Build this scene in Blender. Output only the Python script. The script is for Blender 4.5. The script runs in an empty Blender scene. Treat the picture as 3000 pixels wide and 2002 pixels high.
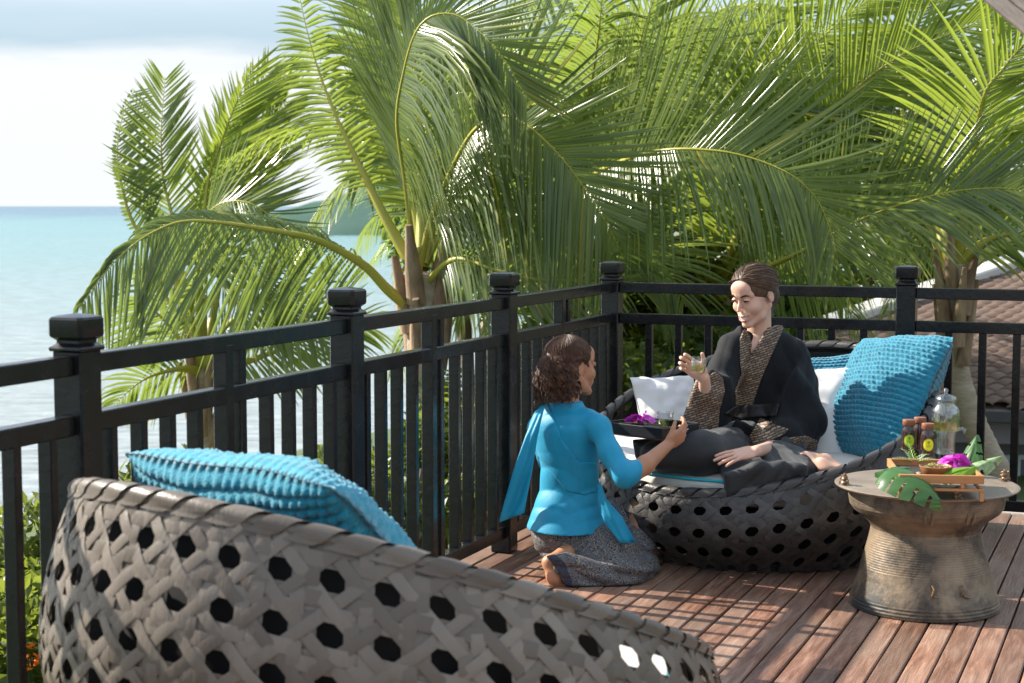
import bpy, math, random
import numpy as np
from mathutils import Vector, Matrix, noise as mnoise

R = math.radians
scn = bpy.context.scene
# ---------------------------------------------------------------- camera
CH, FPX, SC = 1.45, 4750.0, 3000 / 2350.0
PITCH = math.atan(399 / FPX)
cam_d = bpy.data.cameras.new('camera')
cam_d.lens, cam_d.sensor_width = 36 * FPX / 3000, 36
cam_d.clip_start, cam_d.clip_end = 0.1, 60000
cam_d.dof.use_dof = True
cam_d.dof.focus_distance = 6.75
cam_d.dof.aperture_fstop = 5.6
cam = bpy.data.objects.new('camera', cam_d)
scn.collection.objects.link(cam)
cam.location = (0, 0, CH)
cam.rotation_euler = (math.pi / 2 - PITCH, 0, 0)
scn.camera = cam
# ---------------------------------------------------------------- sky, sun, exposure
SUN_AZ_VEC = Vector((-0.90, 0.43, 0)).normalized()
SUN_EL = R(33)
world = bpy.data.worlds.new("World")
scn.world = world
world.use_nodes = True
wn, wl = world.node_tree.nodes, world.node_tree.links
wn.clear()
w_out = wn.new('ShaderNodeOutputWorld')
w_bg = wn.new('ShaderNodeBackground'); w_bg.inputs['Strength'].default_value = 0.12
w_sky = wn.new('ShaderNodeTexSky'); w_sky.sky_type = 'NISHITA'; w_sky.sun_disc = False
w_sky.sun_elevation = SUN_EL
w_sky.sun_rotation = math.atan2(SUN_AZ_VEC.x, SUN_AZ_VEC.y)
w_sky.air_density, w_sky.dust_density = 1.0, 1.5
wl.new(w_sky.outputs[0], w_bg.inputs[0])
# a thin layer of bright tropical cloud, thinner overhead, in front of the blue
w_tc = wn.new('ShaderNodeTexCoord')
w_sep = wn.new('ShaderNodeSeparateXYZ'); wl.new(w_tc.outputs['Generated'], w_sep.inputs[0])
w_add = wn.new('ShaderNodeMath'); w_add.operation = 'ADD'; w_add.inputs[1].default_value = 0.06
w_abs = wn.new('ShaderNodeMath'); w_abs.operation = 'ABSOLUTE'
wl.new(w_sep.outputs['Z'], w_abs.inputs[0]); wl.new(w_abs.outputs[0], w_add.inputs[0])
w_dx = wn.new('ShaderNodeMath'); w_dx.operation = 'DIVIDE'
w_dy = wn.new('ShaderNodeMath'); w_dy.operation = 'DIVIDE'
wl.new(w_sep.outputs['X'], w_dx.inputs[0]); wl.new(w_add.outputs[0], w_dx.inputs[1])
wl.new(w_sep.outputs['Y'], w_dy.inputs[0]); wl.new(w_add.outputs[0], w_dy.inputs[1])
w_comb = wn.new('ShaderNodeCombineXYZ')
wl.new(w_dx.outputs[0], w_comb.inputs[0]); wl.new(w_dy.outputs[0], w_comb.inputs[1])
w_n1 = wn.new('ShaderNodeTexNoise'); w_n1.inputs['Scale'].default_value = 0.55
w_n1.inputs['Detail'].default_value = 7; w_n1.inputs['Roughness'].default_value = 0.55
wl.new(w_comb.outputs[0], w_n1.inputs['Vector'])
# height above the horizon, disturbed by the noise: white below, grey blue bank above
w_h = wn.new('ShaderNodeMath'); w_h.operation = 'MULTIPLY_ADD'
w_h.inputs[1].default_value = 0.055
wl.new(w_n1.outputs['Fac'], w_h.inputs[0]); wl.new(w_sep.outputs['Z'], w_h.inputs[2])
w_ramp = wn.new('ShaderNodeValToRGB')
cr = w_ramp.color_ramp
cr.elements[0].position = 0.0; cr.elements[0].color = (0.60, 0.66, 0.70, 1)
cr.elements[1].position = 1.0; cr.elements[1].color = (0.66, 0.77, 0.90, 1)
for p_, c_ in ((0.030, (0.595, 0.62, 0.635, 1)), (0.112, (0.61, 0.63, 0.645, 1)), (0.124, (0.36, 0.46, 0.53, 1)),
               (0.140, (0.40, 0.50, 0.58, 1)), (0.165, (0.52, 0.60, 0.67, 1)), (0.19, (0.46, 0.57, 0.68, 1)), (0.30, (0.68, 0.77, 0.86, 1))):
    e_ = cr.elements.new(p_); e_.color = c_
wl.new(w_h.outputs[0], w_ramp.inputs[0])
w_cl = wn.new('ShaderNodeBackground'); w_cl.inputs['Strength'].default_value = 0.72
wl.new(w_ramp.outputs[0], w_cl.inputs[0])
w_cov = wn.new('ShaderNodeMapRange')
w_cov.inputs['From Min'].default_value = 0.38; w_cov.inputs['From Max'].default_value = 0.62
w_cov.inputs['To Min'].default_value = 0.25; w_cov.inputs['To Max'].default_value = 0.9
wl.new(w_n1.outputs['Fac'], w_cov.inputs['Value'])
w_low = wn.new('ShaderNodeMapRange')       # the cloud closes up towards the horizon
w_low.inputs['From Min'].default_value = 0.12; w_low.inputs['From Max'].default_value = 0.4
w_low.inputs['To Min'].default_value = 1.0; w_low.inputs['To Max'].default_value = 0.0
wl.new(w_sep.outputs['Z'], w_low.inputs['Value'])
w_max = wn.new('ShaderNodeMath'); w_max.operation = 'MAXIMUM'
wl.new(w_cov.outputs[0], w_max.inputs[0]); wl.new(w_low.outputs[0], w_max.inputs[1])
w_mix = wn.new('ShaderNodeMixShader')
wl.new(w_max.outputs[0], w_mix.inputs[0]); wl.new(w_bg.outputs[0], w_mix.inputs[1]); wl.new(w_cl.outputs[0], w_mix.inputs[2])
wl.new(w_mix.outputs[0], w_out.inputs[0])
sun_d = bpy.data.lights.new('sun', 'SUN'); sun_d.energy = 5.0; sun_d.angle = R(0.6); sun_d.color = (1.0, 0.93, 0.82)
sun = bpy.data.objects.new('sun', sun_d); scn.collection.objects.link(sun)
SUN_DIR = Vector((SUN_AZ_VEC.x * math.cos(SUN_EL), SUN_AZ_VEC.y * math.cos(SUN_EL), math.sin(SUN_EL)))
sun.rotation_euler = SUN_DIR.to_track_quat('Z', 'Y').to_euler()
sun.location = (-6, 4, 9)
vs = scn.view_settings
vs.view_transform = 'Standard'; vs.look = 'None'; vs.exposure = 1.18; vs.gamma = 1; vs.use_curve_mapping = False
scn.cycles.max_bounces = 8; scn.cycles.transparent_max_bounces = 16
scn.cycles.sample_clamp_indirect = 8

# ---------------------------------------------------------------- helpers
col = scn.collection
_c, _s = math.cos(PITCH), math.sin(PITCH)

def W(px, py, Y):
    """World point at distance Y in front, seen at (px, py) of a 2350 px wide picture."""
    X = (px * SC - 1500) / FPX; V = -(py * SC - 1001) / FPX
    d = Vector((X, _c + V * _s, -_s + V * _c))
    return Vector((0, 0, CH)) + d * (Y / d.y)

def WZ(px, py, z):
    X = (px * SC - 1500) / FPX; V = -(py * SC - 1001) / FPX
    d = Vector((X, _c + V * _s, -_s + V * _c))
    return Vector((0, 0, CH)) + d * ((z - CH) / d.z)

def W3(px, py, Y):                      # the same in pixels of the 3000 px wide original
    return W(px / SC, py / SC, Y)

def tag(o, label=None, cat=None, group=None, kind=None):
    if label: o['label'] = label
    if cat: o['category'] = cat
    if group: o['group'] = group
    if kind: o['kind'] = kind
    return o

def empty(name, loc=(0, 0, 0), rz=0, label=None, cat=None, group=None):
    o = bpy.data.objects.new(name, None); col.objects.link(o)
    o.location = loc; o.rotation_euler = (0, 0, rz); o.empty_display_size = 0.1
    return tag(o, label, cat, group)

def link(name, me, parent=None, mat=None):
    if mat is not None and not me.materials:
        for m in (mat if isinstance(mat, (list, tuple)) else [mat]): me.materials.append(m)
    o = bpy.data.objects.new(name, me); col.objects.link(o)
    if parent is not None: o.parent = parent
    return o

def mesh(verts, faces, name='mesh', smooth=True, mi=None):
    me = bpy.data.meshes.new(name)
    v = np.asarray(verts, dtype=np.float32).reshape(-1, 3)
    if isinstance(faces, np.ndarray) and faces.ndim == 2:
        n, k = faces.shape
        me.vertices.add(len(v)); me.vertices.foreach_set('co', v.ravel())
        me.loops.add(n * k); me.loops.foreach_set('vertex_index', faces.astype(np.int32).ravel())
        me.polygons.add(n); me.polygons.foreach_set('loop_start', np.arange(0, n * k, k, dtype=np.int32))
        me.update(calc_edges=True)
    else:
        me.from_pydata([tuple(map(float, p)) for p in v], [], faces)
    if smooth: me.polygons.foreach_set('use_smooth', np.ones(len(me.polygons), dtype=bool))
    if mi is not None: me.polygons.foreach_set('material_index', np.asarray(mi, dtype=np.int32))
    me.validate(); me.update()
    return me

class MB:
    """collects shapes into one mesh"""
    def __init__(s): s.v, s.f, s.m = [], [], []
    def add(s, v, f, mi=0):
        b = len(s.v); s.v += [tuple(p) for p in v]; s.f += [tuple(i + b for i in q) for q in f]; s.m += [mi] * len(f)
    def box(s, c, d, M=None, mi=0, bev=0.0):
        x, y, z = d[0] / 2, d[1] / 2, d[2] / 2
        M = M or Matrix.Identity(3)
        c = Vector(c)
        if bev <= 0:
            P = [(-x, -y, -z), (x, -y, -z), (x, y, -z), (-x, y, -z), (-x, -y, z), (x, -y, z), (x, y, z), (-x, y, z)]
            F = [(0, 3, 2, 1), (4, 5, 6, 7), (0, 1, 5, 4), (1, 2, 6, 5), (2, 3, 7, 6), (3, 0, 4, 7)]
            s.add([c + M @ Vector(p) for p in P], F, mi); return
        b = min(bev, x * .9, y * .9, z * .9)
        P, idx = [], {}
        for sx in (-1, 1):
            for sy in (-1, 1):
                for sz in (-1, 1):
                    for ax in range(3):
                        q = [sx * (x - b), sy * (y - b), sz * (z - b)]
                        q[ax] = (sx * x, sy * y, sz * z)[ax]
                        idx[(sx, sy, sz, ax)] = len(P); P.append(c + M @ Vector(q))
        F = []
        I = lambda a, b_, c_, ax: idx[(a, b_, c_, ax)]
        for g in (-1, 1):
            F.append([I(g, -1, -1, 0), I(g, 1, -1, 0), I(g, 1, 1, 0), I(g, -1, 1, 0)][::g])
            F.append([I(-1, g, -1, 1), I(1, g, -1, 1), I(1, g, 1, 1), I(-1, g, 1, 1)][::-g])
            F.append([I(-1, -1, g, 2), I(1, -1, g, 2), I(1, 1, g, 2), I(-1, 1, g, 2)][::g])
        for g in (-1, 1):
            for h in (-1, 1):
                q = [I(g, h, -1, 0), I(g, h, 1, 0), I(g, h, 1, 1), I(g, h, -1, 1)]; F.append(q if g * h < 0 else q[::-1])
                q = [I(g, -1, h, 0), I(g, 1, h, 0), I(g, 1, h, 2), I(g, -1, h, 2)]; F.append(q if g * h > 0 else q[::-1])
                q = [I(-1, g, h, 1), I(1, g, h, 1), I(1, g, h, 2), I(-1, g, h, 2)]; F.append(q if g * h < 0 else q[::-1])
        for a in (-1, 1):
            for b_ in (-1, 1):
                for c_ in (-1, 1):
                    q = [I(a, b_, c_, 0), I(a, b_, c_, 1), I(a, b_, c_, 2)]; F.append(q if a * b_ * c_ > 0 else q[::-1])
        s.add(P, F, mi)
    def lathe(s, prof, n=32, c=(0, 0, 0), M=None, mi=0, wob=None):
        c = Vector(c); M = M or Matrix.Identity(3); V, F = [], []
        for j, (r, z) in enumerate(prof):
            for i in range(n):
                a = 2 * math.pi * i / n; rr = r if wob is None else r * wob(a, z)
                V.append(c + M @ Vector((rr * math.cos(a), rr * math.sin(a), z)))
        for j in range(len(prof) - 1):
            for i in range(n):
                k = (i + 1) % n; F.append((j * n + i, j * n + k, (j + 1) * n + k, (j + 1) * n + i))
        if prof[0][0] > 1e-5: F.append(tuple(range(n))[::-1])
        if prof[-1][0] > 1e-5: F.append(tuple((len(prof) - 1) * n + i for i in range(n)))
        s.add(V, F, mi)
    def tube(s, pts, rad, n=8, mi=0, cap=True):
        pts = [Vector(p) for p in pts]; rad = rad if isinstance(rad, (list, tuple)) else [rad] * len(pts)
        V, F = [], []; up = Vector((0, 0, 1)); px = None
        for i, p in enumerate(pts):
            t = (pts[min(i + 1, len(pts) - 1)] - pts[max(i - 1, 0)]).normalized()
            if px is None:
                px = t.cross(up if abs(t.z) < .9 else Vector((1, 0, 0))).normalized()
            px = (px - t * px.dot(t)).normalized(); py = t.cross(px)
            for k in range(n):
                a = 2 * math.pi * k / n
                V.append(p + (px * math.cos(a) + py * math.sin(a)) * rad[i])
        for i in range(len(pts) - 1):
            for k in range(n):
                k2 = (k + 1) % n; F.append((i * n + k, i * n + k2, (i + 1) * n + k2, (i + 1) * n + k))
        if cap:
            F.append(tuple(range(n))[::-1]); F.append(tuple((len(pts) - 1) * n + k for k in range(n)))
        s.add(V, F, mi)
    def mesh(s, name='mesh', smooth=True, angle=None):
        me = bpy.data.meshes.new(name); me.from_pydata(s.v, [], s.f)
        me.polygons.foreach_set('material_index', s.m)
        if smooth: me.polygons.foreach_set('use_smooth', [True] * len(me.polygons))
        me.update()
        if smooth and angle is not None: me.set_sharp_from_angle(angle=R(angle))
        return me
    def build(s, name, mat, parent=None, smooth=True, angle=35):
        me = s.mesh(name, smooth, angle)
        for m in (mat if isinstance(mat, (list, tuple)) else [mat]): me.materials.append(m)
        return link(name, me, parent)

def copy_tree(o, parent=None):
    c = o.copy(); col.objects.link(c)
    if parent is not None: c.parent = parent
    for ch in o.children: copy_tree(ch, c)
    return c

# ---------------------------------------------------------------- materials
def mat(name, color=(0.5, 0.5, 0.5), rough=0.5, spec=0.5, metal=0.0, var=None, vscale=8.0, vdetail=5, bump=0.0, bscale=60.0,
        coord='Object', stretch=(1, 1, 1), trans=0.0, ior=1.45, coat=0.0, translucent=None, rand=None, sheen=0.0, rvar=0.0, sss=0.0):
    m = bpy.data.materials.new(name); m.use_nodes = True
    n, l = m.node_tree.nodes, m.node_tree.links
    b = n['Principled BSDF']; o = n['Material Output']
    b.inputs['Base Color'].default_value = (*color, 1); b.inputs['Roughness'].default_value = rough
    b.inputs['Specular IOR Level'].default_value = spec; b.inputs['Metallic'].default_value = metal
    b.inputs['IOR'].default_value = ior
    if trans: b.inputs['Transmission Weight'].default_value = trans
    if coat: b.inputs['Coat Weight'].default_value = coat; b.inputs['Coat Roughness'].default_value = 0.1
    if sheen: b.inputs['Sheen Weight'].default_value = sheen
    if sss:
        b.inputs['Subsurface Weight'].default_value = sss; b.inputs['Subsurface Radius'].default_value = (0.02, 0.008, 0.004)
        b.inputs['Subsurface Scale'].default_value = 0.6
    tc = n.new('ShaderNodeTexCoord'); mp = n.new('ShaderNodeMapping'); mp.inputs['Scale'].default_value = stretch
    l.new(tc.outputs[coord], mp.inputs[0])
    csock = None
    if var is not None:
        t = n.new('ShaderNodeTexNoise'); t.inputs['Scale'].default_value = vscale; t.inputs['Detail'].default_value = vdetail
        t.inputs['Roughness'].default_value = 0.6
        l.new(mp.outputs[0], t.inputs['Vector'])
        r = n.new('ShaderNodeValToRGB'); r.color_ramp.elements[0].position = 0.3; r.color_ramp.elements[1].position = 0.7
        r.color_ramp.elements[0].color = (*color, 1); r.color_ramp.elements[1].color = (*var, 1)
        l.new(t.outputs['Fac'], r.inputs[0]); csock = r.outputs[0]
        if rvar:
            mr = n.new('ShaderNodeMapRange'); mr.inputs['To Min'].default_value = rough - rvar; mr.inputs['To Max'].default_value = rough + rvar
            l.new(t.outputs['Fac'], mr.inputs[0]); l.new(mr.outputs[0], b.inputs['Roughness'])
    if rand is not None:
        oi = n.new('ShaderNodeObjectInfo'); mx = n.new('ShaderNodeMix'); mx.data_type = 'RGBA'
        l.new(oi.outputs['Random'], mx.inputs[0])
        if csock: l.new(csock, mx.inputs[6])
        else: mx.inputs[6].default_value = (*color, 1)
        mx.inputs[7].default_value = (*rand, 1); csock = mx.outputs[2]
    if csock: l.new(csock, b.inputs['Base Color'])
    if bump:
        t2 = n.new('ShaderNodeTexNoise'); t2.inputs['Scale'].default_value = bscale; t2.inputs['Detail'].default_value = 4
        l.new(mp.outputs[0], t2.inputs['Vector'])
        bp = n.new('ShaderNodeBump'); bp.inputs['Strength'].default_value = bump; bp.inputs['Distance'].default_value = 0.01
        l.new(t2.outputs['Fac'], bp.inputs['Height']); l.new(bp.outputs[0], b.inputs['Normal'])
    if translucent is not None:
        tr = n.new('ShaderNodeBsdfTranslucent'); tr.inputs[0].default_value = (*translucent[0], 1)
        ms = n.new('ShaderNodeMixShader'); ms.inputs[0].default_value = translucent[1]
        l.new(b.outputs[0], ms.inputs[1]); l.new(tr.outputs[0], ms.inputs[2]); l.new(ms.outputs[0], o.inputs[0])
    m['b'] = 1
    return m
def nodes(m): return m.node_tree.nodes, m.node_tree.links, m.node_tree.nodes['Principled BSDF']
def nn(m, t, **kw):
    x = m.node_tree.nodes.new(t)
    for k, v in kw.items():
        if k.startswith('i_'): x.inputs[k[2:].replace('_', ' ')].default_value = v
        else: setattr(x, k, v)
    return x
# ================================================================ SETTING
rng = random.Random(7)
FU = Vector((math.sin(R(22)), math.cos(R(22)), 0))     # along the sea-side fence, away from the camera
FV = Vector((math.cos(R(22)), -math.sin(R(22)), 0))    # along the hill-side fence, to the right
CORNER = Vector((0.495, 8.01, 0))
FM = Matrix((FV, FU, Vector((0, 0, 1)))).transposed()  # local x = FV, y = FU

# --- deck of single boards
M_deck = mat('deck_wood', (0.16, 0.085, 0.058), rough=0.42, spec=0.5)
n, l, b = nodes(M_deck)
tc = nn(M_deck, 'ShaderNodeTexCoord'); mp = nn(M_deck, 'ShaderNodeMapping'); mp.inputs['Scale'].default_value = (9, 0.9, 1)
oi = nn(M_deck, 'ShaderNodeObjectInfo')
ad = nn(M_deck, 'ShaderNodeVectorMath', operation='ADD'); l.new(tc.outputs['Object'], ad.inputs[0])
sc_ = nn(M_deck, 'ShaderNodeVectorMath', operation='SCALE'); sc_.inputs['Scale'].default_value = 37.0
cx_ = nn(M_deck, 'ShaderNodeCombineXYZ'); l.new(oi.outputs['Random'], cx_.inputs[1]); l.new(cx_.outputs[0], sc_.inputs[0]); l.new(sc_.outputs[0], ad.inputs[1])
l.new(ad.outputs[0], mp.inputs[0])
t1 = nn(M_deck, 'ShaderNodeTexNoise', i_Scale=5.0, i_Detail=8.0, i_Roughness=0.65, i_Distortion=0.6); l.new(mp.outputs[0], t1.inputs['Vector'])
t2 = nn(M_deck, 'ShaderNodeTexNoise', i_Scale=1.6, i_Detail=4.0); l.new(ad.outputs[0], t2.inputs['Vector'])
mp3 = nn(M_deck, 'ShaderNodeMapping'); mp3.inputs['Scale'].default_value = (90, 3.0, 1); l.new(ad.outputs[0], mp3.inputs[0])
t3 = nn(M_deck, 'ShaderNodeTexNoise', i_Scale=2.0, i_Detail=3.0); l.new(mp3.outputs[0], t3.inputs['Vector'])
r1 = nn(M_deck, 'ShaderNodeValToRGB'); e = r1.color_ramp.elements
e[0].position = 0.28; e[0].color = (0.11, 0.050, 0.032, 1); e[1].position = 0.72; e[1].color = (0.36, 0.215, 0.15, 1)
q = e.new(0.5); q.color = (0.22, 0.108, 0.068, 1); l.new(t1.outputs['Fac'], r1.inputs[0])
r2 = nn(M_deck, 'ShaderNodeValToRGB'); e = r2.color_ramp.elements          # weathered grey patches
e[0].position = 0.42; e[0].color = (0, 0, 0, 1); e[1].position = 0.68; e[1].color = (0.6, 0.6, 0.6, 1); l.new(t2.outputs['Fac'], r2.inputs[0])
mx = nn(M_deck, 'ShaderNodeMix', data_type='RGBA'); l.new(r2.outputs[0], mx.inputs[0]); l.new(r1.outputs[0], mx.inputs[6]); mx.inputs[7].default_value = (0.29, 0.215, 0.165, 1)
hs = nn(M_deck, 'ShaderNodeHueSaturation'); mrr = nn(M_deck, 'ShaderNodeMapRange'); mrr.inputs['To Min'].default_value = 0.75; mrr.inputs['To Max'].default_value = 1.7
l.new(oi.outputs['Random'], mrr.inputs[0]); l.new(mrr.outputs[0], hs.inputs['Value']); l.new(mx.outputs[2], hs.inputs['Color'])
mg = nn(M_deck, 'ShaderNodeMix', data_type='RGBA', blend_type='MULTIPLY'); mg.inputs[0].default_value = 0.45
l.new(hs.outputs[0], mg.inputs[6]); l.new(t3.outputs['Fac'], mg.inputs[7]); l.new(mg.outputs[2], b.inputs['Base Color'])
bp = nn(M_deck, 'ShaderNodeBump', i_Strength=0.5, i_Distance=0.004); l.new(t3.outputs['Fac'], bp.inputs['Height']); l.new(bp.outputs[0], b.inputs['Normal'])
mr = nn(M_deck, 'ShaderNodeMapRange'); mr.inputs['To Min'].default_value = 0.28; mr.inputs['To Max'].default_value = 0.62
l.new(t1.outputs['Fac'], mr.inputs[0]); l.new(mr.outputs[0], b.inputs['Roughness'])
M_dark = mat('dark_joist', (0.018, 0.014, 0.012), rough=0.9)
deck = empty('wooden_deck', CORNER, -R(22)); tag(deck, kind='structure')
PW, GAP = 0.0875, 0.007
nb = 72
jm = MB(); jm.box((nb * PW / 2 - 0.1, -5.5, -0.075), (nb * PW + 0.2, 12.0, 0.08)); jm.build('joist_bed', M_dark, deck, False)
plank_me = {}
for i in range(nb):
    x0 = -0.20 + i * PW
    L = 12.0; y1 = 0.28; cuts = [0.0]
    p = rng.uniform(1.2, 3.4)
    while p < L - 0.6: cuts.append(p); p += rng.uniform(2.2, 3.6)
    cuts.append(L)
    if i > 44: cuts = [0.0, L]
    for a_, b_ in zip(cuts, cuts[1:]):
        mb = MB(); ln = b_ - a_ - 0.004
        mb.box((0, 0, 0), (PW - GAP, ln, 0.034), bev=0.0035)
        o = mb.build('plank', M_deck, deck, True, 30)
        o.location = (x0 + PW / 2, y1 - a_ - ln / 2, -0.017 + rng.uniform(-0.0012, 0.0012))
        o.rotation_euler = (0, rng.uniform(-0.008, 0.008), 0)
# pale coping of the terrace beyond the deck, on the hill side
M_cope = mat('pale_coping', (0.42, 0.38, 0.34), 0.8, var=(0.33, 0.3, 0.27), vscale=6, bump=0.3)
cp = MB(); cp.box(CORNER + FV * 3.0 + FU * 0.36 + Vector((0, 0, -0.06)), (6.6, 0.13, 0.12), FM, bev=0.008)
tag(cp.build('deck_coping', M_cope, None, True, 30), kind='structure')

# --- fences
M_blk = mat('black_paint', (0.006, 0.0065, 0.008), rough=0.25, spec=0.42, var=(0.013, 0.0125, 0.012), vscale=11, bump=0.12, bscale=35, stretch=(1, 1, 1), rvar=0.12)
SP = 1.432
def post_mesh():
    mb = MB(); w = 0.088
    mb.box((0, 0, 0.5425), (w, w, 1.085), bev=0.005)
    mb.box((0, 0, 1.0885), (0.102, 0.102, 0.012), bev=0.004)
    nk = 0.036
    def ring(h, z, c): return [(-h + c, -h, z), (h - c, -h, z), (h, -h + c, z), (h, h - c, z), (h - c, h, z), (-h + c, h, z), (-h, h - c, z), (-h, -h + c, z)]
    prof = [(0.047, 1.0945, .006), (nk + .002, 1.103, .006), (nk + .002, 1.110, .006), (0.0505, 1.119, .009), (0.0525, 1.124, .010),
            (0.0525, 1.163, .010), (0.049, 1.169, .011), (0.036, 1.173, .010), (0.0, 1.178, 0)]
    V, F = [], []
    for h, z, c in prof: V += ring(h, z, c)
    for j in range(len(prof) - 1):
        for i in range(8):
            k = (i + 1) % 8; F.append((j * 8 + i, j * 8 + k, (j + 1) * 8 + k, (j + 1) * 8 + i))
    F.append(tuple(range(8))[::-1])
    mb.add(V, F)
    return mb.mesh('post', True, 30)
me_post = post_mesh(); me_post.materials.append(M_blk)
def bar_mesh(dx, dy, dz, nm, bev=0.003):
    mb = MB(); mb.box((0, 0, 0), (dx, dy, dz), bev=bev); me = mb.mesh(nm, True, 30); me.materials.append(M_blk); return me
me_bal = bar_mesh(0.028, 0.042, 0.765, 'baluster'); me_balb = bar_mesh(0.034, 0.034, 0.765, 'baluster')
me_stile = bar_mesh(0.040, 0.048, 0.934, 'stile'); me_stile2 = bar_mesh(0.032, 0.034, 0.934, 'stile')
def put(name, me, parent, loc):
    o = link(name, me, parent); o.location = loc; return o
def fence(name, origin, direction_angle, spans, sea, label, posts_skip_first=False):
    root = empty(name, origin, direction_angle, label, 'fence')
    x = 0.0
    if not posts_skip_first: put('post', me_post, root, (0, 0, 0))
    for sp in spans:
        put('post', me_post, root, (x + sp, 0, 0))
        inner = sp - 0.088; cx = x + sp / 2
        for nm, z, h in (('top_rail', 1.047, 0.050), ('middle_rail', 0.895, 0.050), ('bottom_rail', 0.088, 0.050)):
            put(nm, bar_mesh(inner - 0.002, 0.046, h, nm), root, (cx, 0, z))
        if sea:
            for sgn in (-1, 1):
                put('stile', me_stile if sgn > 0 else me_stile2, root, (cx + sgn * 0.043, 0.0, 0.58 - 0.003))
                half = inner / 2 - 0.062
                for k in range(4):
                    put('baluster', me_bal, root, (cx + sgn * (0.062 + half * (k + 1) / 4.6), 0, 0.4915))
        else:
            for k in range(8):
                put('baluster', me_balb, root, (x + 0.044 + inner * (k + 1) / 9.0, 0, 0.4915))
        x += sp
    return root
# stiles pierce the middle rail: rail is proud of them by 1-3 mm on each side
fence('sea_fence', CORNER, R(-22.3) - math.pi / 2, [1.39, 1.38, 1.45, 1.45, 1.45], True, 'glossy black railing with square posts running along the sea side of the deck')
fence('hill_fence', CORNER + FV * 0.0, R(-22), [SP, SP, SP], False, 'black railing behind the two cushioned guests facing the hillside and tiled roof', True)

# --- terrain, sea, far hills
M_ter = mat('hillside_ground', (0.035, 0.06, 0.015), 0.95, var=(0.07, 0.10, 0.03), vscale=0.4, bump=0.5, bscale=3)
SEA_Z = -27.0
def terr_h(x, y):
    # slope falls away from the villa terrace to the sea on the left, stays high on the right
    d = -x * 0.80 + y * 0.35
    base = -2.2 - 0.30 * max(0, d - 2) - 0.0 * y
    right = max(0.0, (x - 2)) * 0.08
    h = base + right + 1.2 * mnoise.noise(Vector((x * .06, y * .06, 0)))
    return max(h, SEA_Z - 3)
V, F = [], []
xs = [-400 * (1 - t / 30) ** 2.0 for t in range(30)] + [0.0] + [500 * (t / 30) ** 2.0 for t in range(1, 31)]
ys = [-60 + 3 * t for t in range(20)] + [700 * (t / 60) ** 2.0 for t in range(1, 61)]
for y in ys:
    for x in xs: V.append((x, y, terr_h(x, y)))
nx = len(xs)
for j in range(len(ys) - 1):
    for i in range(nx - 1): F.append((j * nx + i, j * nx + i + 1, (j + 1) * nx + i + 1, (j + 1) * nx + i))
me = mesh(V, F); tag(link('terrain', me, None, M_ter), kind='structure')

M_sea = bpy.data.materials.new('sea_water'); M_sea.use_nodes = True
n, l, b = nodes(M_sea)
tc = nn(M_sea, 'ShaderNodeNewGeometry'); 
sp_ = nn(M_sea, 'ShaderNodeSeparateXYZ'); l.new(tc.outputs['Position'], sp_.inputs[0])
m1 = nn(M_sea, 'ShaderNodeMapping'); m1.inputs['Scale'].default_value = (0.004, 0.0022, 1); l.new(tc.outputs['Position'], m1.inputs[0])
t1 = nn(M_sea, 'ShaderNodeTexNoise', i_Scale=1.0, i_Detail=5.0, i_Distortion=0.8); l.new(m1.outputs[0], t1.inputs['Vector'])
lg = nn(M_sea, 'ShaderNodeMath', operation='LOGARITHM'); lg.inputs[1].default_value = 10; l.new(sp_.outputs['Y'], lg.inputs[0])
ma = nn(M_sea, 'ShaderNodeMath', operation='MULTIPLY_ADD'); ma.inputs[1].default_value = 0.5; l.new(t1.outputs['Fac'], ma.inputs[0]); l.new(lg.outputs[0], ma.inputs[2])
mr = nn(M_sea, 'ShaderNodeMapRange'); mr.inputs['From Min'].default_value = 2.2; mr.inputs['From Max'].default_value = 4.3; l.new(ma.outputs[0], mr.inputs[0])
r1 = nn(M_sea, 'ShaderNodeValToRGB'); e = r1.color_ramp.elements
e[0].position = 0.0; e[0].color = (0.20, 0.27, 0.25, 1); e[1].position = 1.0; e[1].color = (0.06, 0.12, 0.17, 1)
for p_, c_ in ((0.15, (0.30, 0.33, 0.33, 1)), (0.30, (0.24, 0.30, 0.30, 1)), (0.5, (0.16, 0.27, 0.27, 1)), (0.70, (0.13, 0.25, 0.255, 1)), (0.85, (0.07, 0.15, 0.19, 1))):
    q = e.new(p_); q.color = c_
l.new(mr.outputs[0], r1.inputs[0])
b.inputs['Roughness'].default_value = 0.26; b.inputs['IOR'].default_value = 1.33; b.inputs['Specular IOR Level'].default_value = 0.35
m2 = nn(M_sea, 'ShaderNodeMapping'); m2.inputs['Scale'].default_value = (0.12, 0.5, 1); m2.inputs['Rotation'].default_value = (0, 0, 0.25); l.new(tc.outputs['Position'], m2.inputs[0])
t2 = nn(M_sea, 'ShaderNodeTexNoise', i_Scale=1.0, i_Detail=6.0, i_Roughness=0.62); l.new(m2.outputs[0], t2.inputs['Vector'])
mr2 = nn(M_sea, 'ShaderNodeMapRange'); mr2.inputs['From Min'].default_value = .35; mr2.inputs['From Max'].default_value = .68; mr2.inputs['To Min'].default_value = .78; mr2.inputs['To Max'].default_value = 1.45; l.new(t2.outputs['Fac'], mr2.inputs[0])
hv = nn(M_sea, 'ShaderNodeHueSaturation'); l.new(r1.outputs[0], hv.inputs['Color']); l.new(mr2.outputs[0], hv.inputs['Value']); l.new(hv.outputs[0], b.inputs['Base Color'])
bp = nn(M_sea, 'ShaderNodeBump', i_Strength=1.0, i_Distance=1.6); l.new(t2.outputs['Fac'], bp.inputs['Height']); l.new(bp.outputs[0], b.inputs['Normal'])
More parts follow.
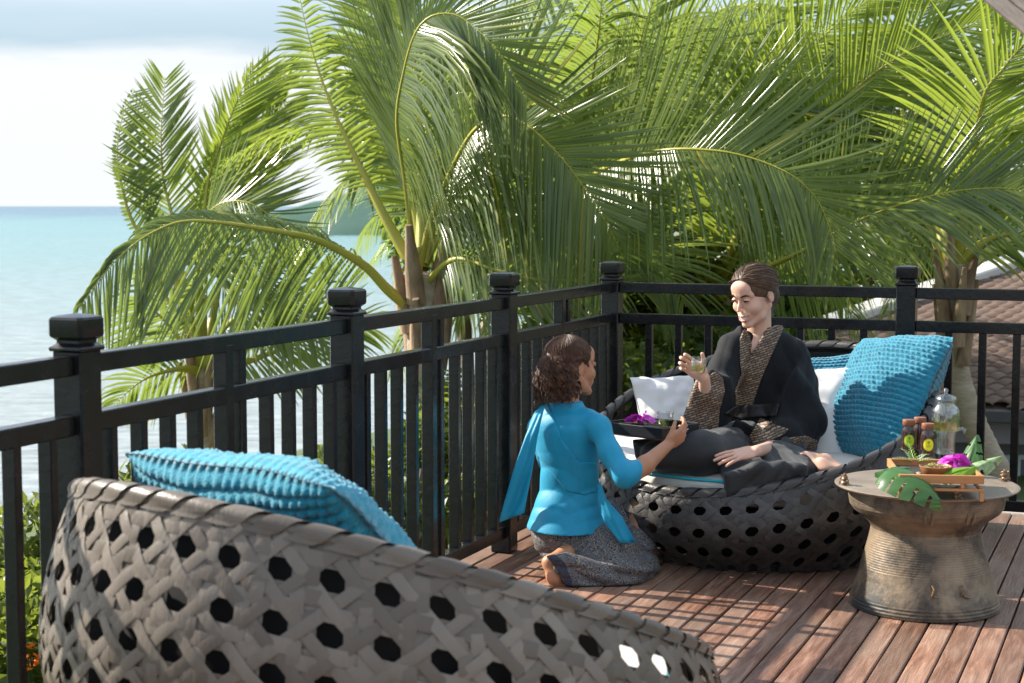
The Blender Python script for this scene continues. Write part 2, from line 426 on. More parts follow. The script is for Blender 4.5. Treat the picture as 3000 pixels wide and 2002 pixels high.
V = [(-30000, -200, SEA_Z), (30000, -200, SEA_Z), (30000, 50000, SEA_Z), (-30000, 50000, SEA_Z)]
tag(link('sea', mesh(V, [(0, 1, 2, 3)], smooth=False), None, M_sea), kind='structure')
# distant headland
M_hill = mat('wooded_headland', (0.05, 0.10, 0.075), 1.0, var=(0.09, 0.14, 0.12), vscale=0.01, coord='Object', spec=0.0)
V, F = [], []; nxh, nyh = 90, 8
for j in range(nyh):
    for i in range(nxh):
        u, v = i / (nxh - 1), j / (nyh - 1)
        x = -330 + 1500 * u; y = 1500 + 500 * v + 300 * u
        env = min(1, u / 0.16) ** 0.8
        ridge = (46 + 34 * math.exp(-((u - .16) / .09) ** 2) - 20 * u + 12 * mnoise.noise(Vector((u * 14, 3, 0))) + 5 * mnoise.noise(Vector((u * 60, 7, 0)))) * env
        V.append((x, y, SEA_Z - 1 + ridge * math.sin(math.pi * min(1, v * 1.0 + 0.0)) ** .7 if 0 < v < 1 else SEA_Z - 1))
for j in range(nyh - 1):
    for i in range(nxh - 1): F.append((j * nxh + i, j * nxh + i + 1, (j + 1) * nxh + i + 1, (j + 1) * nxh + i))
tag(link('distant_headland', mesh(V, F), None, M_hill), kind='structure')

# --- the neighbouring villa (tiled roof, white verge, grey wall with windows)
M_tile = mat('roof_tile', (0.115, 0.078, 0.060), 0.9, var=(0.19, 0.138, 0.112), vscale=3, rand=(0.14, 0.09, 0.07), bump=0.3)
M_verge = mat('pale_verge', (0.60, 0.57, 0.53), 0.7, var=(0.50, 0.47, 0.43), vscale=2)
M_wallg = mat('grey_wall', (0.16, 0.155, 0.165), 0.8, var=(0.13, 0.125, 0.13), vscale=1.5)
M_glassd = mat('window_glass', (0.05, 0.07, 0.075), 0.08, spec=0.8)
M_frm = mat('window_frame', (0.5, 0.55, 0.52), 0.6)
M_curt = mat('pale_curtain', (0.55, 0.6, 0.56), 0.9)
villa = empty('villa', (3.7, 17.5, -4.0), 0, 'villa with a brown tiled roof, white verge and grey walls beyond the railing', 'house')
vp = Vector((3.7, 17.5, -4.0))
def L3(p): return p - vp
# roof plane through eave (left end, right end) and the upper right
E0, E1 = W3(2250, 1178, 17.5), W3(3250, 1206, 16.6)
T1 = W3(3250, 688, 22.6)
ex = (E1 - E0).normalized(); up_ = T1 - E1; up_ = up_ - ex * up_.dot(ex); slopeL = up_.length; uy = up_.normalized(); nrm = ex.cross(uy).normalized()
if nrm.z < 0: nrm = -nrm
# white verge: straight line up across the plane
def onplane(px, py):
    o = Vector((0, 0, CH)); d = (W3(px, py, 10) - o); t = (E0 - o).dot(nrm) / d.dot(nrm); return o + d * t
A0, A1 = onplane(2100, 1074), onplane(3230, 692)
def inplane(p): q = p - E0; return q.dot(ex), q.dot(uy)
a0, a1 = inplane(A0), inplane(A1)
def vmax(u): return a0[1] + (a1[1] - a0[1]) * (u - a0[0]) / (a1[0] - a0[0])
base = MB(); 
P4 = [E0 - nrm * .06, E1 + ex * 4 - nrm * .06, A1 - nrm * .06 + ex * 4.2, A1 - nrm * .06, A0 - nrm * .06]
base.add([L3(p) for p in P4], [(0, 1, 2, 3, 4)]); base.build('roof_deck', M_tile, villa, False)
# tiles: each a curved piece; the courses run up and away to the right
TW, TL = 0.155, 0.21
q0 = onplane(2783, 1183); cdir = (onplane(2883, 1126) - q0).normalized(); rdir = nrm.cross(cdir).normalized()
if rdir.dot(uy) < 0: rdir = -rdir
tv, tf = [], []
for j, (yy, zz) in enumerate(((0, .022), (TL * 1.12, .004))):
    for i in range(6):
        a = i / 5; tv.append((yy, (a - .5) * TW * 1.02, zz + 0.022 * math.sin(a * math.pi) ** 0.9))
for i in range(5): tf.append((i, i + 1, i + 7, i + 6))
for i in range(6): tv.append((0, (i / 5 - .5) * TW * 1.02, 0.022 * math.sin(i / 5 * math.pi) ** 0.9 - .004))
for i in range(5): tf.append((12 + i, 13 + i, i + 1, i))
me_t = mesh(tv, tf, 'roof_tile'); me_t.materials.append(M_tile)
Mr = Matrix((cdir, rdir, nrm)).transposed().to_4x4()
cnt = 0; stuffV, stuffF = [], []
rngt = random.Random(3)
Umax = (E1 - E0).length + 3.0
for row in range(-80, 120):
    for k in range(-80, 120):
        pos = q0 + rdir * row * TW + cdir * (k + (.5 if row % 2 else 0)) * TL
        u_, v_ = inplane(pos)
        if u_ < 0 or u_ > Umax or v_ < -.05 or v_ > vmax(u_) - .12: continue
        pos = pos + nrm * rngt.uniform(0, .006)
        pxx, pyy = 1500 + FPX * pos.x / pos.y, 602 + FPX * (CH - pos.z) / pos.y
        if 2600 < pxx < 3040 and pyy > 840 and cnt < 300:
            o = link('roof_tile', me_t, villa); o.matrix_local = Matrix.Translation(L3(pos)) @ Mr; cnt += 1
        else:
            bi = len(stuffV)
            for q in tv: stuffV.append(L3(pos) + (Mr.to_3x3() @ Vector(q)))
            for q in tf: stuffF.append(tuple(k2 + bi for k2 in q))
tag(link('roof_tiles_rest', mesh(stuffV, stuffF), villa, M_tile), kind='stuff')
vm = MB(); dv = (A1 - A0).normalized(); Mv = Matrix((dv, nrm.cross(dv), nrm)).transposed()
vm.box(L3((A0 + A1) / 2 + nrm * 0.06), ((A1 - A0).length + 1.0, 0.30, 0.14), Mv, bev=.02); vm.build('verge', M_verge, villa)
gm = MB(); gd = ex; Mg = Matrix((ex, Vector((0, 0, 1)).cross(ex).normalized(), Vector((0, 0, 1)))).transposed()
gm.box(L3((E0 + E1) / 2 + ex * 1 + Vector((0, -.02, -.08))), (Umax + 1, 0.12, 0.13), Mg, bev=.01); gm.build('gutter', mat('gutter', (0.07, 0.062, 0.065), .5), villa)
fm_ = MB(); fm_.box(L3((E0 + E1) / 2 + ex * 1 + Vector((0, .28, -.28))), (Umax + 1, 0.10, 0.26), Mg, bev=.01); fm_.build('fascia', mat('fascia', (0.26, 0.225, 0.25), .7), villa)
wc = (E0 + E1) / 2 + ex * 1 + Vector((0, .75, -1.9))
wm = MB(); wm.box(L3(wc), (Umax + 1, 0.2, 3.0), Mg); wm.build('wall', M_wallg, villa, False)
for k, (pxa, pxb) in enumerate(((2838, 2870), (2900, 2925), (2965, 2990), (3000, 3040))):
    pa, pb = W3(pxa, 1240, wc.y - .3), W3(pxb, 1240, wc.y - .3)
    w_ = (pb - pa).length
    c_ = Vector(((pa.x + pb.x) / 2, wc.y - 0.12, wc.z + .1))
    fr = MB()
    for sx in (-1, 1): fr.box((sx * w_ / 2, 0, 0), (.05, .06, 2.4), bev=.004)
    for sz in (-1, 1): fr.box((0, 0, sz * 1.2), (w_ + .05, .058, .05), bev=.004)
    fo = fr.build('window', M_frm, villa); fo.location = L3(c_)
    pn = MB(); pn.box((0, 0.012, 0), (w_, .01, 2.38)); pn.build('pane', M_curt if k in (2, 3) else M_glassd, fo, False)

# --- the eave of the pavilion we stand under (top right corner)
M_eave = mat('eave_wood', (0.045, 0.034, 0.027), 0.8, var=(0.085, 0.066, 0.053), vscale=5, stretch=(1, 8, 8), bump=.4, bscale=20)
ev0, ev1 = W(2246, -6, 4.2), W(2372, 102, 3.6)
ed = (ev1 - ev0).normalized(); eo = Vector((0.75, -.55, 0.42)).normalized(); eo = (eo - ed * eo.dot(ed)).normalized(); en = ed.cross(eo).normalized()
Me = Matrix((ed, eo, en)).transposed()
eave = empty('pavilion_eave', ev0, 0, 'weathered wooden eave boards at the top right corner of the view', 'eave')
for k in range(5):
    mb = MB(); mb.box((0, 0, 0), (5.0, 0.036 if k == 0 else .055, 0.02), bev=.003)
    o = mb.build('eave_board', M_eave, eave); o.matrix_local = Matrix.Translation(ed * 0.5 + eo * (0.02 + (0 if k == 0 else .02 + .058 * k - .029)) + en * (0.004 if k == 0 else 0)) @ Me.to_4x4()
# ================================================================ PALMS AND SHRUBS
def leafmat(name, c1, c2, tcol, tf=0.4, rough=0.33, vs=1.2):
    m = mat(name, c1, rough=rough, spec=0.5, var=c2, vscale=vs, vdetail=3, translucent=(tcol, tf), rand=(c1[0] * 1.5, c1[1] * 1.3, c1[2] * .9))
    n, l, b = nodes(m)
    src = b.inputs['Base Color'].links[0].from_socket
    a_ = nn(m, 'ShaderNodeAttribute', attribute_name='age'); rp = nn(m, 'ShaderNodeValToRGB'); e = rp.color_ramp.elements
    e[0].position = 0; e[0].color = (.62, .68, .75, 1); e[1].position = 1; e[1].color = (3.2, 1.9, .9, 1)
    for p_, c_ in ((.3, (1, 1, 1, 1)), (.6, (1.5, 1.35, .9, 1))): q = e.new(p_); q.color = c_
    mm_ = nn(m, 'ShaderNodeMix', data_type='RGBA', blend_type='MULTIPLY'); mm_.inputs[0].default_value = 1
    l.new(a_.outputs['Fac'], rp.inputs[0]); l.new(src, mm_.inputs[6]); l.new(rp.outputs[0], mm_.inputs[7]); l.new(mm_.outputs[2], b.inputs['Base Color'])
    return m
M_leaf = leafmat('palm_leaf', (0.072, 0.112, 0.042), (0.135, 0.175, 0.075), (0.36, 0.47, 0.08), 0.36, 0.23)
M_leaf2 = leafmat('palm_leaf_young', (0.095, 0.145, 0.034), (0.155, 0.20, 0.05), (0.42, 0.53, 0.07), 0.42, 0.28)
M_rib = mat('palm_rib', (0.36, 0.36, 0.055), 0.4, var=(0.48, 0.42, 0.07), vscale=3, translucent=((0.4, 0.4, 0.05), 0.15))
M_trunk = mat('palm_bark', (0.27, 0.20, 0.14), 0.85, var=(0.42, 0.34, 0.26), vscale=6, bump=0.8, bscale=18, stretch=(1, 1, 3))
M_fibre = mat('palm_fibre', (0.12, 0.07, 0.04), 0.9, var=(0.40, 0.28, 0.18), vscale=9, bump=0.9, bscale=25, stretch=(1, 1, .3))

def catmull(P, n):
    P = [Vector(p) for p in P]; Q = [P[0] * 2 - P[1]] + P + [P[-1] * 2 - P[-2]]
    dist = [0.0]
    for a_, b_ in zip(P, P[1:]): dist.append(dist[-1] + (b_ - a_).length)
    out = []
    for i in range(n):
        d = dist[-1] * i / (n - 1); k = 0
        while k < len(P) - 2 and dist[k + 1] < d: k += 1
        t = (d - dist[k]) / max(1e-6, dist[k + 1] - dist[k])
        p0, p1, p2, p3 = Q[k:k + 4]
        out.append(0.5 * ((2 * p1) + (p2 - p0) * t + (2 * p0 - 5 * p1 + 4 * p2 - p3) * t * t + (3 * p1 - p0 - 3 * p2 + p3) * t ** 3))
    return out, dist[-1]

def frond_mesh(pts, side, L, droop=0.5, seed=0, spacing=0.036, bare=0.16, wid=0.029, asym=(1.0, 1.0), seg=4, fwd=(1.15, 0.45), ragged=0.12, rib=0.022, wind=0.0, droop2=None, toward=None):
    r_ = random.Random(seed)
    N = 56
    P, length = catmull(pts, N)
    V, F, MI, AT = [], [], [], []
    T, S_, U = [], [], []
    s = Vector(side).normalized()
    for i in range(N):
        t = (P[min(i + 1, N - 1)] - P[max(i - 1, 0)]).normalized()
        if toward is not None: s = (W3(*toward) - P[i]).normalized() + Vector((0, -.45, 0))
        s = (s - t * s.dot(t)); s = s.normalized() if s.length > 1e-4 else Vector((1, 0, 0))
        u = s.cross(t)
        if i == 0 and u.z < 0 and False: u = -u
        T.append(t); S_.append(s.copy()); U.append(u)
    # rib: triangular-ish tube
    m = 5
    for i in range(N):
        w = rib * (1.9 * (1 - i / N) ** 2.2 + 0.55 * (1 - i / N) + 0.09)
        for k in range(m):
            a = 2 * math.pi * k / m
            V.append(P[i] + S_[i] * math.cos(a) * w + U[i] * math.sin(a) * w * .75); AT.append(0.0)
    for i in range(N - 1):
        for k in range(m):
            F.append((i * m + k, i * m + (k + 1) % m, (i + 1) * m + (k + 1) % m, (i + 1) * m + k)); MI.append(1)
    nl = int(length * (1 - bare) / spacing)
    down = Vector((0, 0, -1)); wnd = Vector((1.0, -.1, 0))
    for sgn, A in ((1, asym[0]), (-1, asym[1])):
        dr = droop if sgn > 0 or droop2 is None else droop2
        gapw = r_.uniform(0, 9); bundle = 0.0
        for j in range(nl):
            q = bare + (1 - bare) * (j + r_.uniform(-.3, .3)) / nl
            q = min(.995, max(bare, q)); x = q * (N - 1); i0 = min(N - 2, int(x)); f = x - i0
            p = P[i0].lerp(P[i0 + 1], f); t = T[i0].lerp(T[i0 + 1], f).normalized(); sd = S_[i0].lerp(S_[i0 + 1], f).normalized() * sgn; up = U[i0]
            rel = (q - bare) / (1 - bare)
            ll = L * A * (0.45 + 0.55 * min(1, rel / .22)) * (1 - 0.62 * max(0, (rel - .35) / .65) ** 1.5) * r_.uniform(1 - ragged, 1 + ragged * .4)
            if r_.random() < .03: ll *= r_.uniform(.3, .7)
            an = (fwd[0] * (1 - rel) + fwd[1] * rel)
            if j % 7 == 0: bundle = r_.uniform(-.10, .10)
            an += bundle + r_.uniform(-.05, .05)
            d = (sd * math.sin(an) + t * math.cos(an) + up * (0.10 + r_.uniform(-.07, .07))).normalized()
            w = wid * (0.75 + .35 * math.sin(math.pi * min(1, rel + .15))) * r_.uniform(.8, 1.15)
            pos = p + sd * 0.006
            step = ll / seg; base = len(V); rv = r_.random() * .55 + (.35 if r_.random() < .05 else 0); tipv = r_.uniform(.0, .5) if r_.random() < .5 else 0
            g = dr * r_.uniform(.75, 1.3)
            upn = up
            for k in range(seg + 1):
                fr = k / seg
                ww = w * (0.55, 1.0, 0.95, 0.62, 0.05)[k] if seg == 4 else w * (1 - fr) + .001
                cr_ = d.cross(upn)
                cr_ = cr_.normalized() if cr_.length > 1e-4 else sd
                nn_ = cr_.cross(d)
                V.append(pos - cr_ * ww * .5 - nn_ * ww * .18); V.append(pos + nn_ * ww * .10); V.append(pos + cr_ * ww * .5 - nn_ * ww * .18)
                d = (d + (down * g + wnd * wind) * (0.22 + .5 * fr) * (4 / seg) * .6).normalized()
                pos = pos + d * step
            for k in range(seg + 1): AT += [min(1, rv + tipv * (k / seg) ** 3)] * 3
            for k in range(seg):
                a = base + k * 3
                F.append((a, a + 1, a + 4, a + 3)); F.append((a + 1, a + 2, a + 5, a + 4)); MI += [0, 0]
    me = mesh(V, F, 'frond', True, MI)
    at = me.attributes.new('age', 'FLOAT', 'POINT'); at.data.foreach_set('value', AT)
    return me

def frond(root, pts, side, L, young=False, **kw):
    me = frond_mesh(pts, side, L, **kw)
    me.materials.append(M_leaf2 if young else M_leaf); me.materials.append(M_rib)
    o = link('frond', me, root); o.matrix_parent_inverse = Matrix.Identity(4)
    o.location = -root.location
    return o

def arc_frond(heart, az, el, length, sag, seed):
    """points of a frond leaving the heart, rising and bending over under its weight"""
    d = Vector((math.cos(az) * math.cos(el), math.sin(az) * math.cos(el), math.sin(el)))
    P = [Vector(heart)]; n = 7; st = length / n; e = el
    for k in range(n):
        e -= sag * (0.35 + 1.3 * (k + 1) / n) / n * 1.1
        P.append(P[-1] + Vector((math.cos(az) * math.cos(e), math.sin(az) * math.cos(e), math.sin(e))) * st)
    return P

def palm(label, heart, foot, fronds, generic, trunk_r=0.13, seed=1, size=1.0, sheath=True, group='coconut palms behind the railings'):
    r_ = random.Random(seed)
    foot = Vector(foot); heart = Vector(heart)
    root = empty('palm_tree', foot, 0, label, 'palm tree', group)
    # trunk with leaf-scar rings
    mb = MB(); pts, rad = [], []
    n = 60; bow = Vector((r_.uniform(-.25, .25), 0, 0))
    for i in range(n + 1):
        t = i / n; p = foot.lerp(heart, t) + bow * math.sin(math.pi * t) - foot
        pts.append(p); rad.append(trunk_r * (1.12 - .2 * t) * (1 + (0.02 if i % 2 else -0.01)) * (1 + .03 * r_.uniform(-1, 1)))
    mb.tube(pts, rad, 16); mb.build('trunk', M_trunk, root, True, 60)
    if sheath:                                                   # fibrous boots and stubs under the crown
        for k in range(9):
            a = k * 2.4 + r_.uniform(-.3, .3); hh = -0.62 + k * 0.075
            mbs = MB(); o_ = heart - foot + Vector((0, 0, hh)); dd = Vector((math.cos(a), math.sin(a), 0))
            L_ = r_.uniform(.28, .5)
            P_ = [o_ + dd * trunk_r * .75 + Vector((0, 0, -.12)), o_ + dd * trunk_r * 1.12 + Vector((0, 0, .08)), o_ + dd * (trunk_r * 1.3 + .05) + Vector((0, 0, L_))]
            mbs.tube(P_, [trunk_r * .62, trunk_r * .52, trunk_r * .2], 8)
            mbs.build('leaf_boot', M_fibre, root, True, 60)
    for f in fronds: frond(root, **f)
    for (az, el, length, sag) in generic:
        P = arc_frond(heart + Vector((0, 0, r_.uniform(-.25, .1))), R(az), R(el), length, R(sag), seed)
        sdv = Vector((-math.sin(R(az)), math.cos(R(az)), 0)) + Vector((0, 0, r_.uniform(-.5, .5)))
        frond(root, P, sdv, 0.78 * size, young=el > 55, droop=r_.uniform(.35, .8), seed=r_.randrange(9999), spacing=0.05, wind=.10)
    return root

def H(lst):   # list of (px, py, Y) in 3000-px coordinates
    return [W3(*q) for q in lst]

# palm B: in front of the corner, two great arching fronds
hB = W3(1240, 800, 12.0); fB = (hB.x - .25, hB.y + .1, -5.5)
heroB = [
    dict(pts=H([(1225, 800, 12), (1265, 640, 11.9), (1348, 446, 11.5), (1412, 362, 11.2), (1489, 341, 11.0), (1565, 383, 10.8), (1648, 466, 10.7), (1718, 560, 10.7), (1775, 650, 10.7), (1830, 760, 10.8)]),
         side=(-.55, -.35, -.75), L=0.98, toward=(1480, 760, 11.2), droop=.8, droop2=-.05, seed=11, fwd=(1.25, .55), bare=.14, rib=.016, spacing=.020, wid=.026, asym=(1.35, 1.15)),
    dict(pts=H([(1215, 780, 12), (1185, 520, 11.8), (1163, 350, 11.4), (1183, 210, 11.1), (1215, 100, 10.9), (1262, 48, 10.8), (1329, 42, 10.7), (1387, 77, 10.6), (1444, 134, 10.5), (1489, 195, 10.5), (1545, 290, 10.5)]),
         side=(-.3, -.55, -.75), L=0.95, toward=(1300, 420, 11.0), droop=.85, droop2=-.1, seed=12, fwd=(1.2, .5), bare=.16, rib=.015, spacing=.019, wid=.026, asym=(1.45, 1.0)),
    dict(pts=H([(1215, 790, 12), (1140, 660, 12.1), (1074, 530, 12.2), (991, 357, 12.3), (934, 210, 12.4), (896, 77, 12.5), (868, -60, 12.6)]),
         side=(-.85, -.2, .1), L=0.38, droop=.5, seed=13, fwd=(1.3, .9), bare=.3, spacing=.040, wid=.032, young=True),
    dict(pts=H([(1230, 780, 12), (1195, 480, 12.5), (1160, 250, 12.7), (1100, 60, 12.9), (1050, -120, 13)]),
         side=(-1, .3, 0), L=0.85, droop=.5, seed=14, young=True),
    dict(pts=H([(1235, 780, 12), (1235, 450, 12.4), (1215, 200, 12.6), (1150, -50, 12.8), (1060, -200, 13)]),
         side=(-1, -.3, 0), L=0.9, droop=.4, seed=15, young=True, wid=.045),
    # A1: long frond reaching left over the sea
    dict(pts=H([(1195, 900, 12), (1135, 850, 11.9), (1060, 775, 11.8), (930, 705, 11.6), (800, 676, 11.4), (640, 652, 11.2), (530, 650, 11.1), (440, 685, 11.0), (370, 735, 10.9), (300, 810, 10.9), (235, 900, 10.9)]),
         side=(.3, -.3, -1), L=1.05, droop=.35, droop2=2.4, seed=16, fwd=(1.25, .62), bare=.16, spacing=.026, wid=.026, asym=(1.15, .45)),
    dict(pts=H([(1220, 790, 12), (1320, 560, 12.6), (1420, 480, 13), (1560, 470, 13.4), (1700, 560, 13.6)]), side=(-.3, .4, -1), L=1.0, droop=.6, droop2=.1, seed=18),
    dict(pts=H([(1240, 840, 12), (1330, 760, 11.6), (1450, 790, 11.3), (1570, 818, 11.2), (1690, 822, 11.2), (1800, 850, 11.2)]), side=(0, -.3, -1), rib=.014, L=.8, droop=.5, seed=19, droop2=.3),
    dict(pts=H([(1240, 780, 12), (1320, 400, 12.8), (1420, 220, 13.2), (1560, 160, 13.4), (1680, 230, 13.6)]), side=(-.3, .4, -1), L=1.05, droop=.6, droop2=.1, seed=181),
    dict(pts=H([(1240, 780, 12), (1330, 600, 12.8), (1400, 560, 13.2), (1480, 620, 13.4), (1530, 760, 13.6)]), side=(-.3, .4, -1), L=1.05, droop=.8, droop2=.3, seed=182),
]
palm('tall coconut palm whose long arching fronds sweep over the corner of the railing', hB, fB, heroB, [(100, 60, 3.8, 60)], 0.125, 5)
# big arching frond in the centre right, from a palm further right of B
hE = W3(1640, 860, 13.2)
heroE = [
    dict(pts=H([(1640, 860, 13.2), (1640, 620, 12.6), (1730, 520, 11.8), (1850, 462, 11.1), (1965, 438, 10.7), (2080, 440, 10.5), (2160, 452, 10.4), (2250, 480, 10.3), (2330, 520, 10.2), (2390, 580, 10.2), (2425, 650, 10.2), (2450, 740, 10.2)]),
         side=(-.1, -.45, -.9), L=1.02, droop=.8, droop2=-.22, seed=31, fwd=(1.3, .55), bare=.22, spacing=.025, wid=.026, asym=(1.02, 1.3)),
    dict(pts=H([(1640, 840, 13.2), (1560, 520, 13.6), (1500, 330, 13.8), (1560, 150, 14), (1700, 60, 14.2)]), side=(-.8, .2, -.6), L=1.0, droop=.6, seed=32),
    dict(pts=H([(1640, 840, 13.2), (1700, 420, 12.4), (1740, 200, 12), (1762, 20, 11.6), (1770, -120, 11.4)]), side=(1, 0, .1), L=.95, droop=1.0, seed=33),
    dict(pts=H([(1640, 850, 13.2), (1760, 560, 12.8), (1850, 240, 12.6), (1900, 40, 12.4), (1990, -120, 12.4)]), side=(1, .2, -.1), L=1.0, droop=.7, seed=34),
    dict(pts=H([(1640, 850, 13.2), (1830, 330, 13.2), (1990, 130, 13.2), (2130, 140, 13.2), (2217, 240, 13.1), (2260, 350, 13.1)]), side=(-.2, .1, -1), L=1.0, droop=.6, seed=35, droop2=0),
    dict(pts=H([(1640, 870, 13.2), (1500, 760, 13.3), (1380, 760, 13.4), (1280, 880, 13.4)]), side=(-.2, .1, -1), L=.9, droop=.6, seed=36),
    dict(pts=H([(1640, 870, 13.2), (1730, 740, 12.9), (1850, 720, 12.8), (1960, 800, 12.8), (2010, 900, 12.8)]), side=(.2, .1, -1), L=.9, droop=.6, seed=37),
]
palm('coconut palm partly hidden behind the corner post with one huge dark green arching frond', hE, (hE.x, hE.y + .2, -5.5), heroE, [(90, 50, 3.8, 70), (30, 35, 3.6, 70), (160, 60, 3.6, 70), (120, 20, 3.4, 60)], 0.12, 9)
# palm C: yellow stalks behind the seated guest
hC = W3(2068, 900, 14.0)
heroC = [
    dict(pts=H([(2068, 880, 14), (2130, 560, 13.6), (2230, 340, 13.2), (2291, 241, 13), (2389, 130, 12.8), (2504, 30, 12.6), (2620, -40, 12.5)]), side=(.9, 0, -.5), L=1.05, droop=.18, seed=41, asym=(1.15, 1), young=True),
    dict(pts=H([(2068, 880, 14), (2230, 560, 13.2), (2350, 400, 12.8), (2435, 325, 12.5), (2561, 215, 12.2), (2676, 143, 12), (2790, 97, 11.8), (2905, 46, 11.7)]), side=(.6, .1, -.8), L=1.05, droop=.2, seed=42, young=True),
    dict(pts=H([(2068, 890, 14), (2280, 560, 13.2), (2430, 440, 12.8), (2561, 405, 12.6), (2647, 393, 12.5), (2733, 396, 12.4), (2820, 412, 12.4), (2920, 470, 12.4)]), side=(.1, 0, -1), L=.95, droop=.5, droop2=-.1, seed=43, young=True),
    dict(pts=H([(2090, 890, 14), (2220, 800, 12.6), (2343, 740, 11.8), (2450, 680, 11.2), (2550, 631, 10.9), (2676, 588, 10.7), (2790, 562, 10.6), (2905, 551, 10.5), (3010, 560, 10.5), (3110, 600, 10.5)]), side=(.1, -.3, -1), L=1.0, droop=.55, droop2=-.15, seed=44, bare=.2, spacing=.028, wid=.026, asym=(1, 1.05)),
    dict(pts=H([(2060, 880, 14), (2040, 640, 14.2), (2000, 400, 14.4), (1960, 200, 14.6), (1900, 60, 14.7)]), side=(-.9, 0, -.4), L=1.0, droop=.4, seed=45, young=True),
    dict(pts=H([(2068, 880, 14), (2110, 560, 14.4), (2150, 300, 14.6), (2210, 110, 14.6), (2330, -20, 14.6)]), side=(.9, 0, -.4), L=1.05, droop=.35, seed=46),
    dict(pts=H([(2050, 900, 14), (1960, 780, 14), (1860, 750, 14.2), (1780, 800, 14.4), (1730, 900, 14.4)]), side=(-.1, -.2, -1), L=.9, droop=.6, seed=47),
]
palm('yellow stalked coconut palm rising right behind the woman in the black robe', hC, (hC.x + .1, hC.y + .2, -6), heroC, [(80, 40, 3.8, 70), (110, 65, 3.8, 50), (50, 60, 4, 60), (140, 40, 3.8, 70)], 0.14, 12)
# palm D: trunk in front of the tiled roof
hD = W3(2800, 770, 11.6); fD = W3(2945, 1420, 11.9)
heroD = [
    dict(pts=H([(2800, 760, 11.6), (2840, 560, 11.4), (2877, 300, 11.1), (2940, 200, 11), (3010, 120, 10.9), (3100, 60, 10.9)]), side=(1, 0, -.4), L=.95, droop=.3, seed=51, young=True),
    dict(pts=H([(2800, 760, 11.6), (2760, 620, 11.8), (2850, 440, 11.6), (2960, 360, 11.4), (3060, 320, 11.3), (3180, 330, 11.2)]), side=(.3, 0, -1), L=1.0, droop=.4, droop2=-.1, seed=52, young=True),
    dict(pts=H([(2790, 760, 11.6), (2700, 560, 12), (2640, 300, 12.3), (2660, 120, 12.5), (2750, -40, 12.6)]), side=(-1, 0, -.4), L=1.05, droop=.4, seed=53),
    dict(pts=H([(2810, 770, 11.6), (2900, 700, 11.5), (3000, 690, 11.4), (3100, 740, 11.3)]), side=(0, .3, -1), L=.8, droop=.5, seed=55),
    dict(pts=H([(2800, 760, 11.6), (2790, 500, 12.3), (2860, 250, 12.8), (2950, 60, 13)]), side=(-1, .2, -.3), L=1.05, droop=.4, seed=56),
    dict(pts=H([(2800, 760, 11.6), (2700, 640, 12.4), (2600, 560, 13), (2480, 560, 13.6), (2360, 640, 14)]), side=(0, .5, -1), L=1.0, droop=.5, seed=57, young=True),
]
palm('coconut palm with a leaning pale trunk standing before the brown tiled roof', hD, fD, heroD, [(80, 50, 3.4, 70), (120, 65, 3.6, 60), (40, 30, 3.2, 70), (100, 75, 3.4, 60)], 0.088, 21)
